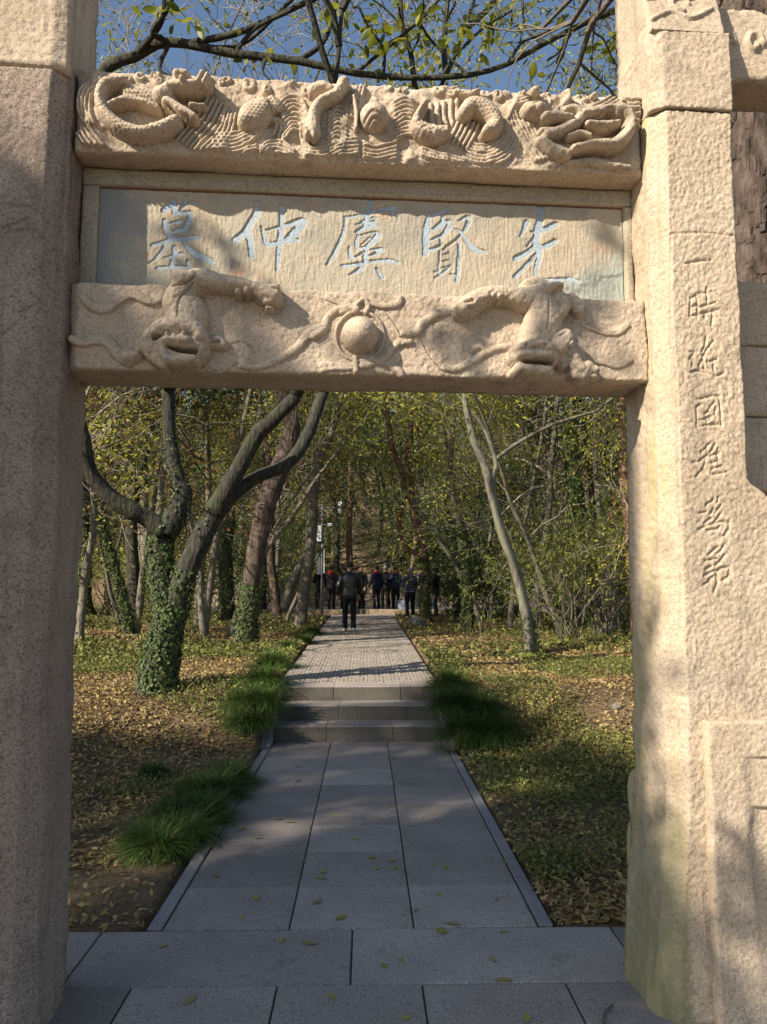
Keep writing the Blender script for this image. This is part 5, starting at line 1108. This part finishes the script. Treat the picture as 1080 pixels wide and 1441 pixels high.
trunks = [(-8.6, -4.2), (-11.5, -5.5), (-14.2, -4.2), (-9.6, -8.0), (-17.0, -5.5), (-6.6, -6.4)]
asg = np.argmin(((cent[:, None, :2]-np.array(trunks)[None])**2).sum(-1), 1)
for i, (tx, ty) in enumerate(trunks):
    cc = cent[asg == i]; sg_ = np.array(sig)[asg == i]
    if not len(cc): continue
    t = Tree((tx, ty, -.06), 'shade_tree', 'tall leafy tree outside the gate shading the paving', 'shade trees outside the gate'); top = cc[:, 2].max()
    A = spline(np.array([(tx, ty, -.1, .28), (tx+.1, ty, 2.5, .22), (tx-.1, ty+.1, 5, .18), (tx, ty, top, .05)]), 24); tube(t.buf('trunk'), A[:, :3], A[:, 3], 10, .06, rs)
    for c, sd_ in zip(cc, sg_):
        j = int(np.clip(np.searchsorted(A[:, 2], c[2]-1.2), 6, len(A)-1)); q = A[j]; m = (q[:3]+c)/2+rs.normal(0, .2, 3)+[0, 0, .2]
        B_ = spline(np.array([[*q[:3], .03], [*m, .02], [*c, .006]]), 6); tube(t.buf('branch'), B_[:, :3], B_[:, 3], 3, 0, None, False)
        C = c+rs.normal(0, sd_, (38 if sd_ > .1 else 15, 3)); leaves(t.buf('crown'), C, .13, .065, rs, .3)
    t.done({'trunk': 'bark_grey', 'branch': 'twig', 'crown': 'leaf_ev'})

# ------------------------------------------------------------------ ground cover, litter, grass tufts, stones
rg = np.random.default_rng(31)
def scatter(n, y0, y1, power, xs=1.0):
    """points on the open ground beside the path, denser near"""
    out = []
    while len(out) < n:
        k = n*2; y = y0+(y1-y0)*rg.random(k)**power; half = .52*y+.3; x = rg.uniform(-1, 1, k)*half
        ok = (x < path_l(y)-.075+.06*(rg.random(k)-.5)) | (x > path_r(y)+.09+.06*(rg.random(k)-.5)); ok &= (y > 3.945)
        ok &= ~((y > 29.3) & (y < 37) & (np.abs(x) < 8.5))
        out += list(np.stack([x[ok], y[ok]], 1))
    return np.array(out[:n])
lit = Buf()
def lay_leaves(buf, P, L, W, lift, flat):
    z = tz(P[:, 0], P[:, 1]); n = len(P); C = np.column_stack([P, z+lift*rg.random(n)])
    a = rg.normal(size=(n, 3)); a[:, 2] *= flat; a = unit(a); m = rg.normal(0, flat, (n, 3)); m[:, 2] += 1; b = unit(np.cross(unit(m), a)); nr = np.cross(a, b)
    L = (L*rg.uniform(.6, 1.35, n))[:, None]; W = (W*rg.uniform(.6, 1.3, n))[:, None]
    f = rg.uniform(0, .3, n)[:, None]
    V = np.stack([C-a*L/2, C+b*W/2+nr*L*f*.6, C+a*L/2+nr*L*f*.3, C-b*W/2+nr*L*f*.6], 1).reshape(-1, 3); buf.add(V, np.arange(n*4).reshape(-1, 4))
P = scatter(62000, 3.945, 12, 1.5); d = P[:, 1]
cov = fbm(P[:, 0]*.8, P[:, 1]*.8, 61, 3)-np.where((P[:, 0] > 0) & (P[:, 1] > 4.3) & (P[:, 1] < 7.2), .55, 0)
bare = (P[:, 0] < -1.1) & (P[:, 1] < 4.75); keep = ~(bare & (rg.random(len(P)) < .93)) & (rg.random(len(P)) < np.clip(.6+.6*cov, .1, 1))
P = P[keep]; lay_leaves(lit, P, .048+.0004*P[:, 1], .022+.0002*P[:, 1], .03, .45)
P = scatter(42000, 7.6, 14, 1.); P = P[rg.random(len(P)) < np.clip(.65+.7*fbm(P[:, 0]*.7, P[:, 1]*.7, 66, 3), .1, 1)]; lay_leaves(lit, P, .05, .027, .03, .45)
P = scatter(46000, 12, 34, 1.2); lay_leaves(lit, P, .06+.0012*P[:, 1], .04, .04, .45)
o = lit.build('leaf_litter', M['litter']); tag(o, 'fallen brown and yellow leaf litter covering the banks beside the path', 'leaves', kind='stuff')
gi = Buf()
def green_mask(P):
    x, y = P[:, 0], P[:, 1]; m = 1.3*fbm(x*.55+7, y*.55, 63, 3)
    m = m+np.where(x > 0, .75*sstep(4.1, 4.7, y)*(1-sstep(6.8, 8.2, y))+.1, -.9*(1-sstep(5.6, 6.8, y))+.2)-.5*np.exp(-((x-1.9)**2+(y-8.4)**2)*.6)
    return m
P = scatter(120000, 3.95, 13, 1.45); m = green_mask(P); P = P[(m > rg.normal(.18, .12, len(P)))]; lay_leaves(gi, P, .026+.0017*P[:, 1], .015+.001*P[:, 1], .085, .8)
P = scatter(42000, 12, 32, 1.1); m = green_mask(P); P = P[(m > rg.normal(.25, .15, len(P)))]; lay_leaves(gi, P, .085, .055, .12, .8)
P = scatter(30000, 37.3, 62, 1.); lay_leaves(gi, P, .24, .16, .35, .8)
o = gi.build('ground_ivy', M['ground_ivy']); tag(o, 'low green creeping ground cover on both banks', 'ground cover', kind='stuff')
# mondo grass tufts
def tuft_mesh(seed, n=1400, L=.42):
    rng = np.random.default_rng(seed); b = Buf(); V = []; Q = []
    for k in range(n):
        a = rng.uniform(0, 6.283); tilt = rng.uniform(.35, 1.5); l = L*rng.uniform(.6, 1.15); w = rng.uniform(.0035, .0065)
        p = np.array([rng.normal(0, .05), rng.normal(0, .05), 0.]); dirh = np.array([math.cos(a), math.sin(a), 0]); sd = np.array([-math.sin(a), math.cos(a), 0]); th = math.pi/2-tilt*.5; base = len(V)
        for s_ in range(6):
            ww = w*(1-s_/5.6); V += [p-sd*ww, p+sd*ww]; p = p+(dirh*math.cos(th)+np.array([0, 0, math.sin(th)]))*l/5; th -= tilt*.42*(1+rng.normal(0, .12))
        Q += [(base+2*i, base+2*i+1, base+2*i+3, base+2*i+2) for i in range(5)]
    b.add(V, Q); me = b.mesh('grass_blades', True); me.materials.append(M['grass']); return me
tm = [tuft_mesh(300+i) for i in range(3)]
def tuft(px, py, sc, label, group, flat=1.):
    p = depth_at(px, py); e = empty('grass_tuft', (p[0], p[1], float(tz(p[0], p[1]))-.01), rg.uniform(0, 6.28)); tag(e, label, 'grass tuft', group)
    e.scale = (sc, sc, sc*flat); o = bpy.data.objects.new('blades', tm[int(rg.integers(3))]); o['kind'] = 'stuff'; link(o, e)
lab = 'dark green mondo grass clump along the left path edge near the gate'
for px, py, s_ in ((222, 1205, .85), (255, 1185, .9), (245, 1155, .75), (285, 1155, .9), (303, 1122, .95), (325, 1105, .9), (278, 1125, .8), (205, 1195, .7)): tuft(px, py, s_, lab, 'grass clumps along the left path edge', .72)
tuft(216, 1094, .55, 'small yellowing grass tuft among the leaf litter left of the path', None, .7)
lab = 'arching mondo grass clump beside the left end of the steps'
for px, py, s_ in ((352, 1025, 1.1), (368, 995, 1.2), (372, 965, 1.25), (383, 940, 1.25), (345, 1000, 1.1)): tuft(px, py, s_, lab, 'grass clumps left of the steps', .65)
lab = 'arching mondo grass clump beside the right end of the steps'
for px, py, s_ in ((655, 1040, 1.25), (690, 1042, 1.2), (640, 1000, 1.2), (675, 1010, 1.2), (632, 968, 1.1)): tuft(px, py, s_, lab, 'grass clumps right of the steps', .7)
lab = 'low green clump on the left edge of the sett path'
for px, py, s_ in ((425, 905, 1.1), (405, 915, 1.), (440, 893, 1.1)): tuft(px, py, s_, lab, 'green clumps on the left edge of the sett path', .6)
# single fallen leaves on the paving
fl_px = [(285, 1075), (272, 1065), (420, 1098), (462, 1110), (392, 1152), (362, 1178), (408, 1156), (340, 1165), (305, 1231), (428, 1210), (455, 1226), (452, 1235), (360, 1262), (446, 1268), (420, 1078), (474, 1147), (473, 1166), (397, 1321), (436, 1326), (268, 1406), (467, 1401), (541, 1358), (550, 1092), (562, 1099), (556, 1134), (594, 1150), (525, 1206), (553, 1209), (532, 1221), (556, 1220), (612, 1215), (628, 1220), (618, 1257), (620, 1310), (637, 1299), (625, 1309), (708, 1310), (694, 1350), (710, 1378), (742, 1432), (573, 1431), (714, 1213), (718, 1220), (747, 1254), (764, 1290), (640, 1108), (620, 1080), (613, 1094), (553, 1066), (565, 1350), (230, 1330), (500, 1180), (585, 1280), (480, 1290), (340, 1290), (700, 1265)]
lm = []
for v in range(4):
    lb_ = Buf(); V = []; cu_ = [.2, .5, -.2, .35][v]; wd = [.42, .5, .36, .46][v]
    for t, w in ((0, 0.04), (.2, .6), (.45, 1.), (.75, .7), (1., .03)): V += [(t-.5, -.5*w*wd, .06*w*cu_+.05*abs(t-.5)), (t-.5, 0, .015), (t-.5, .5*w*wd, .06*w*abs(cu_))]
    lb_.add(V, [(3*i+j, 3*i+j+1, 3*i+4+j, 3*i+3+j) for i in range(4) for j in range(2)]); lb_.add([(-.5, -.012, .02), (-.75, -.008, .03), (-.75, .008, .03), (-.5, .012, .02)], [(0, 1, 2, 3)])
    me = lb_.mesh('fallen_leaf', True); me.materials.append(M['fallen']); lm.append(me)
for x, y in fl_px:
    d = ray(x, y); t = (0.006-EYE)/d[2]; p = np.array([0, 0, EYE])+d*t
    o = bpy.data.objects.new('fallen_leaf', lm[int(rg.integers(4))]); o.location = (p[0], p[1], .004); o.rotation_euler = (0, 0, rg.uniform(0, 6.28)); s_ = rg.uniform(.05, .085); o.scale = (s_, s_, s_)
    link(o); tag(o, 'yellow fallen leaf lying on the grey paving', 'leaf', 'yellow leaves fallen on the grey paving')
tw = Buf(); A = spline(np.array([(at_y(862, 1385, 3.2)[0], 3.2, .008, .004), (at_y(850, 1400, 3.13)[0], 3.13, .01, .005), (at_y(849, 1430, 3.02)[0], 3.02, .009, .004)]), 8); tube(tw, A[:, :3], A[:, 3], 5)
o = tw.build('twig', M['twig'], smooth=True); tag(o, 'thin dark twig lying on the paving by the right pillar', 'twig')
# stones
def rock(px, py, s_, label, mat='rock'):
    p = depth_at(px, py); rng = np.random.default_rng(int(px)); n, m = 12, 8; V = []
    for i in range(m+1):
        ph = math.pi*i/m
        for j in range(n):
            a = 2*math.pi*j/n; v = np.array([math.sin(ph)*math.cos(a), math.sin(ph)*math.sin(a)*.8, math.cos(ph)*.75]); v *= 1+.22*float(fbm(np.array(v[0]*1.7+px), np.array(v[1]*1.7+v[2]*2.1), 3, 3)); V.append(v*s_)
    Q = [(i*n+j, i*n+n+j, i*n+n+(j+1) % n, i*n+(j+1) % n) for i in range(m) for j in range(n)]
    b = Buf(); b.add(V, Q); o = b.build('rock', M[mat]); o.location = (p[0], p[1], float(tz(p[0], p[1]))+s_*.3); o.rotation_euler = (0, 0, rng.uniform(0, 6)); tag(o, label, 'rock'); return o
rock(587, 882, .26, 'rounded grey rock at the right edge of the sett path')
rock(868, 1000, .06, 'small pale stone in the leaf litter by the right pillar')
rock(640, 1052, .1, 'small stone at the foot of the right cheek of the steps')

# ------------------------------------------------------------------ people
def cloth(name, c, rough=.85, spec=.2, bump=(30, .5), var=.2): return plain(name, c, rough, spec, 0, bump, var)
def quilt():
    k = NT('quilted_nylon'); co = k.coord(); w = k.n('ShaderNodeTexWave', wave_type='BANDS', bands_direction='Z'); w.inputs['Scale'].default_value = 3.6; w.inputs['Distortion'].default_value = 1.2
    k.l(co, w.inputs['Vector']); return k.finish((.10, .105, .16), .45, k.bump(w.outputs['Fac'], 1., .05), .45)
M['leather'] = plain('black_leather', (.012, .012, .013), .32, .5, 0, (14, .6), .3); M['black'] = cloth('black_cloth', (.014, .014, .016)); M['navy'] = cloth('navy_cloth', (.02, .022, .05)); M['grey'] = cloth('grey_cloth', (.10, .105, .11)); M['red'] = cloth('red_cloth', (.45, .03, .02)); M['beige'] = cloth('beige_cloth', (.38, .34, .27)); M['quilt'] = quilt()
M['skin'] = plain('skin', (.42, .25, .175), .5, .35, var=.08); M['hair'] = plain('black_hair', (.012, .011, .01), .6, .3); M['hair_grey'] = plain('grey_hair', (.33, .32, .31), .7, .2); M['shoe'] = plain('black_shoe', (.015, .015, .015), .5); M['shoe_w'] = plain('white_shoe', (.6, .6, .58), .6)
def skin_obj(name, V, Rr, Ed, mat, parent, root=0, lv=1):
    me = bpy.data.meshes.new(name); me.from_pydata([tuple(v) for v in V], Ed, []); me.materials.append(mat)
    o = bpy.data.objects.new(name, me); link(o, parent); md = o.modifiers.new('skin', 'SKIN'); md.use_smooth_shade = True
    if not me.skin_vertices: me.skin_vertices.new()
    for i, r in enumerate(Rr):
        r = r if hasattr(r, '__len__') else (r, r); me.skin_vertices[0].data[i].radius = r; me.skin_vertices[0].data[i].use_root = (i == root)
    s = o.modifiers.new('subsurf', 'SUBSURF'); s.levels = lv; s.render_levels = lv
    return o
def blob(name, c, s, mat, parent, n=12, m=8, cut=-1.1):
    V = []
    for i in range(m+1):
        ph = math.pi*i/m
        for j in range(n):
            a = 2*math.pi*j/n; V.append((c[0]+s[0]*math.sin(ph)*math.cos(a), c[1]+s[1]*math.sin(ph)*math.sin(a), c[2]+s[2]*max(math.cos(ph), cut)))
    b = Buf(); b.add(V, [(i*n+j, i*n+n+j, i*n+n+(j+1) % n, i*n+(j+1) % n) for i in range(m) for j in range(n)]); return b.build(name, mat, parent, smooth=True)
PR = np.random.default_rng(8)
def loft(b, rings, n=16, wob=0.):
    V = []
    for (cx, cy, z, rx, ry) in rings:
        for j in range(n):
            a = 2*math.pi*j/n; k = 1+PR.normal(0, wob); V.append((cx+rx*k*math.copysign(abs(math.cos(a))**.85, math.cos(a)), cy+ry*k*math.copysign(abs(math.sin(a))**.85, math.sin(a)), z+PR.normal(0, wob*.3)))
    m = len(rings); Q = [(i*n+j, i*n+(j+1) % n, i*n+n+(j+1) % n, i*n+n+j) for i in range(m-1) for j in range(n)]
    if rings[0][2] > rings[-1][2]: Q = [q[::-1] for q in Q]
    b.add(V, Q, [(0, j+1, j) for j in range(1, n-1)]+[((m-1)*n, (m-1)*n+j, (m-1)*n+j+1) for j in range(1, n-1)])
def person(loc, rz, label, coat='black', legs='black', hair='hair', shoes='shoe', h=1.70, stride=0., hem=.82, scarf=False, collar=None, armL=((-.27, -.02, 1.13), (-.27, .06, .90)), armR=((.27, -.02, 1.13), (.27, .06, .90)), cap=False, hood=False, bald=False, belt_bag=False):
    e = empty('person', loc, rz); tag(e, label, 'person', 'visitors at the end of the path'); s = h/1.72; e.scale = (s, s, s)
    kn = lambda sg, f: ((.1*sg, .04+.5*f*.42, .50+.03*abs(f)), (.1*sg, .42*f*1.0-.02-.10*max(0, -f), .09+.05*max(0, -f)))
    (kL, aL), (kR, aR) = kn(-1, stride), kn(1, -stride)
    V = [(0, 0, .95), (0, .0, 1.1), (0, -.01, 1.28), (0, -.01, 1.43), (0, 0, 1.50), (0, .025, 1.555), (0, .015, 1.63), (0, 0, 1.70)]
    Rr = [(.11, .075), (.10, .07), (.11, .075), (.06, .055), .05, (.062, .07), (.076, .092), (.055, .07)]
    Ed = [(i, i+1) for i in range(7)]
    def addv(p, r, par): V.append(p); Rr.append(r); Ed.append((par, len(V)-1)); return len(V)-1
    addv((0, .125, 1.60), .013, 6)                                           # nose
    for (el, wr), sg in ((armL, -1), (armR, 1)):
        a = addv((.16*sg, -.01, 1.37), .045, 2); a = addv(el, .038, a); a = addv(wr, .029, a)
        d = unit(np.array(wr)-np.array(el)); pm_ = np.array(wr)+d*.07; a = addv(tuple(pm_), (.038, .02), a)
        side = unit(np.cross(d, [0, 1, .01]))
        for q, (o_, l_) in enumerate(((-.027, .075), (-.009, .085), (.009, .08), (.027, .065))):
            f1 = addv(tuple(pm_+d*.035+side*o_), .009, a); addv(tuple(pm_+d*(.035+l_)+side*o_*1.1+np.array([0, .025, 0])), .0075, f1)
        th = addv(tuple(np.array(wr)+d*.05+side*.04*-sg+np.array([0, .02, 0])), .011, a); addv(tuple(np.array(wr)+d*.1+side*.05*-sg+np.array([0, .035, 0])), .009, th)
    for k_, a_, sg in ((kL, aL, -1), (kR, aR, 1)):
        a = addv((.085*sg, 0, .88), (.06, .06), 0); a = addv(k_, .048, a); a = addv(a_, .036, a); addv((a_[0], a_[1]+.13, a_[2]-.05), .03, a)
    skin_obj('body', V, Rr, Ed, M['skin'], e)
    jb = Buf(); hw = .195 if hem > .78 else .2
    loft(jb, [(0, -.01, hem-.01, hw-.02, .125), (0, -.01, hem, hw, .145), (0, -.01, (hem+1.06)/2, .192, .138), (0, -.005, 1.06, .18, .128), (0, -.01, 1.2, .195, .135), (0, -.015, 1.32, .207, .135), (0, -.015, 1.40, .19, .115), (0, -.01, 1.445, .125, .092), (0, -.005, 1.475, .078, .075), (0, 0, 1.50, .066, .066), (0, 0, 1.495, .05, .05)], 18, .012)
    for (el, wr), sg in ((armL, -1), (armR, 1)):
        sh = np.array((.175*sg, -.015, 1.375)); el_ = np.array(el); wr_ = np.array(wr)
        A = spline(np.array([[*(sh+[-.05*sg, 0, .01]), .06], [*sh, .082], [*(sh*.45+el_*.55), .068], [*el_, .06], [*(el_*.5+wr_*.5), .055], [*wr_, .047]]), 15); tube(jb, A[:, :3], A[:, 3], 12, .03, PR)
    jb.build('jacket', M[coat], e, smooth=True)
    tb = Buf(); loft(tb, [(0, 0, 1.05, .15, .1), (0, 0, .98, .165, .115), (0, -.01, .88, .175, .125), (0, -.005, .81, .165, .11), (0, 0, .79, .14, .09)], 16, .006)
    for k_, a_, sg in ((kL, aL, -1), (kR, aR, 1)):
        A = spline(np.array([[.085*sg, -.005, .88, .092], [.09*sg, .0, .78, .093], [*k_, .072], [(k_[0]+a_[0])/2, (k_[1]+a_[1])/2-.01, (k_[2]+a_[2])/2, .066], [a_[0], a_[1], a_[2]-.02, .062]]), 16); tube(tb, A[:, :3], A[:, 3], 12, .04, PR)
    tb.build('trousers', M[legs], e, smooth=True)
    for a_ in (aL, aR):
        blob('shoe', (a_[0], a_[1]+.06, max(.045, a_[2]-.045)), (.052, .145, .05), M[shoes], e, 12, 8, -.9)
    if not bald: blob('hair' if not cap else 'cap', (0, -.018, 1.645), (.092, .112, .105), M[hair], e, 12, 8, -.35)
    for sg in (-1, 1):
        blob('eye', (.03*sg, .098, 1.635), (.009, .007, .007), M['hair'], e, 6, 4); blob('ear', (.082*sg, 0, 1.615), (.012, .022, .032), M['skin'], e, 8, 6)
    if scarf:
        t = Buf(); A = np.array([(.088*math.cos(a), .078*math.sin(a)-.005, 1.475+.012*math.sin(2*a)) for a in np.linspace(0, 2*math.pi, 16)]); tube(t, A, np.full(16, .042), 8); t.build('scarf', M['red'], e, smooth=True)
    if hood:
        blob('hood', (0, -.1, 1.47), (.12, .075, .085), M[coat] if hood is True else M[hood], e)
    if collar:
        t = Buf(); A = np.array([(.072*math.cos(a), .066*math.sin(a), 1.475) for a in np.linspace(0, 2*math.pi, 14)]); tube(t, A, np.full(14, .02), 6); t.build('collar', M[collar], e, smooth=True)
    return e
def spot(px, Y, z=None): return ((px-VPX)/F*Y, Y, float(upz(Y)) if z is None else z)
T_ = TERZ+.005
fwd_hands = ((-.25, .02, 1.14), (-.1, .24, 1.10)), ((.25, .02, 1.14), (.1, .24, 1.10))
person(spot(492, 19.5), 0.05, 'person in a black leather jacket walking away along the sett path', 'leather', 'black', 'hair', 'shoe_w', 1.72, .32, .80, armL=((-.27, -.08, 1.14), (-.29, -.02, .90)), armR=((.26, .06, 1.13), (.25, .14, .92)), cap=True)
person(spot(450, 31, T_), .6, 'person in black with a red scarf standing behind the camera pole', 'black', scarf=True, armL=fwd_hands[0], armR=fwd_hands[1])
person(spot(467, 30.6, T_), -.35, 'person in a black hooded jacket and red scarf right of the camera pole', 'black', scarf=True, hood='red', h=1.68)
person(spot(485, 32, T_), .3, 'person in dark clothes half hidden behind the leather jacket walker', 'black', armL=fwd_hands[0], armR=fwd_hands[1])
person(spot(509, 31.5, T_), 2.4, 'bald person in a dark coat facing back just right of the leather jacket walker', 'black', bald=True, h=1.72)
person(spot(530, 30.7, T_), .5, 'person in a dark navy coat with red scarf, back turned, on the terrace', 'navy', scarf=True, h=1.70)
person(spot(542, 31.4, T_), 3.0, 'grey-haired person in a long dark coat with white collar facing the path', 'black', hair='hair_grey', collar='beige', hem=.72, armL=fwd_hands[0], armR=fwd_hands[1], h=1.74)
person(spot(550, 32.4, T_), 2.8, 'bare-headed person glimpsed between two dark coats on the terrace', 'black', bald=True, h=1.72)
person(spot(557, 31.2, T_), -.6, 'person in a navy jacket with red scarf beside the pale bag', 'navy', scarf=True, h=1.68)
person(spot(577, 26.2), .15, 'grey-haired person in a quilted blue-grey jacket and white shoes', 'quilt', 'black', 'hair_grey', 'shoe_w', 1.68, hood=True, hem=.86, armL=fwd_hands[0], armR=fwd_hands[1])
person(spot(592, 31, T_), .9, 'person in a pale beige jacket partly behind the red-barked pine', 'beige', 'black', 'hair', h=1.70)
px_ = spot(613, 27.2); person((px_[0], px_[1], float(tz(px_[0], px_[1]))), 1.3, 'person in a black jacket and grey trousers standing on the right bank', 'black', 'grey', 'hair', h=1.70, armL=((-.24, .04, 1.15), (-.1, .22, 1.14)), armR=((.24, .04, 1.15), (.08, .24, 1.12)))
# pole with cameras, lamp and boxes
pz = float(tz(-1.62, 28.6)); pole = empty('camera_pole', (-1.62, 28.6, pz)); tag(pole, 'grey steel pole with lamp, cameras and control boxes left of the path', 'pole')
b = Buf(); tube(b, [(0, 0, -.1), (0, 0, 2), (0, 0, 4.15)], [.05, .05, .045], 10); b.build('post', M['metal'], pole, smooth=True)
b = Buf(); b.box(-.09, .09, -.09, .09, -.02, .02, .004); b.build('base_plate', M['metal'], pole)
b = Buf(); tube(b, [(0, 0, 3.98), (.35, -.05, 3.98), (.72, -.1, 3.98)], [.022, .02, .018], 8); arm = b.build('arm', M['metal'], pole, smooth=True)
blob('dome_lamp', (.68, -.1, 4.12), (.085, .085, .10), M['white_metal'], arm); b = Buf(); b.box(.58, .74, -.2, 0, 3.78, 3.93, .02); b.build('camera', M['white_metal'], arm)
b = Buf(); tube(b, [(0, 0, 3.35), (.2, -.05, 3.36)], [.016, .016], 6); a2 = b.build('bracket', M['metal'], pole, smooth=True); b = Buf(); b.box(.18, .40, -.12, 0, 3.28, 3.40, .02); b.build('camera', M['white_metal'], a2)
b = Buf(); b.box(-.24, -.02, -.14, .06, 2.72, 3.32, .012); o = b.build('control_box', M['white_metal'], pole); b = Buf(); b.box(-.25, -.01, -.15, .07, 3.32, 3.35, .005); b.build('box_lid', M['metal'], o)
b = Buf(); b.box(-.19, -.05, -.03, .03, 1.5, 2.3, .006); b.build('side_panel', M['metal'], pole); b = Buf(); b.box(.055, .085, -.02, .02, 1.55, 2.45, .006); b.build('conduit', M['white_metal'], pole)
# pale bag on the terrace, low stone altar slab
sp = spot(565, 30.9, T_); bag = empty('carrier_bag', sp, .2); tag(bag, 'pale bluish carrier bag on the terrace between the visitors', 'bag')
b = Buf(); V = [(-.15, -.08, 0), (.15, -.08, 0), (.15, .08, 0), (-.15, .08, 0), (-.17, -.06, .36), (.17, -.06, .36), (.17, .06, .36), (-.17, .06, .36), (-.15, -.05, .34), (.15, -.05, .34), (.15, .05, .34), (-.15, .05, .34)]
b.add(V, [(3, 2, 1, 0), (0, 1, 5, 4), (1, 2, 6, 5), (2, 3, 7, 6), (3, 0, 4, 7), (4, 5, 9, 8), (5, 6, 10, 9), (6, 7, 11, 10), (7, 4, 8, 11), (8, 9, 10, 11)]); b.build('bag_body', plain('bag_paper', (.35, .38, .47), .7), bag)
for yy in (-.055, .055):
    b = Buf(); A = [(-.07, yy, .35), (-.06, yy, .46), (.06, yy, .46), (.07, yy, .35)]; tube(b, spline(A, 10), np.full(len(spline(A, 10)), .007), 5); b.build('handle', M['white_metal'], bag, smooth=True)
sp = spot(515, 33.5, T_); al = empty('stone_bench', sp); tag(al, 'low pale stone bench slab behind the walking visitor', 'bench')
b = Buf(); b.box(-.75, .75, -.2, .2, .30, .40, .02); b.build('seat', M['kerb'], al)
for xx in (-.5, .5): b = Buf(); b.box(xx-.09, xx+.09, -.16, .16, 0, .30, .01); b.build('support', M['kerb'], al)
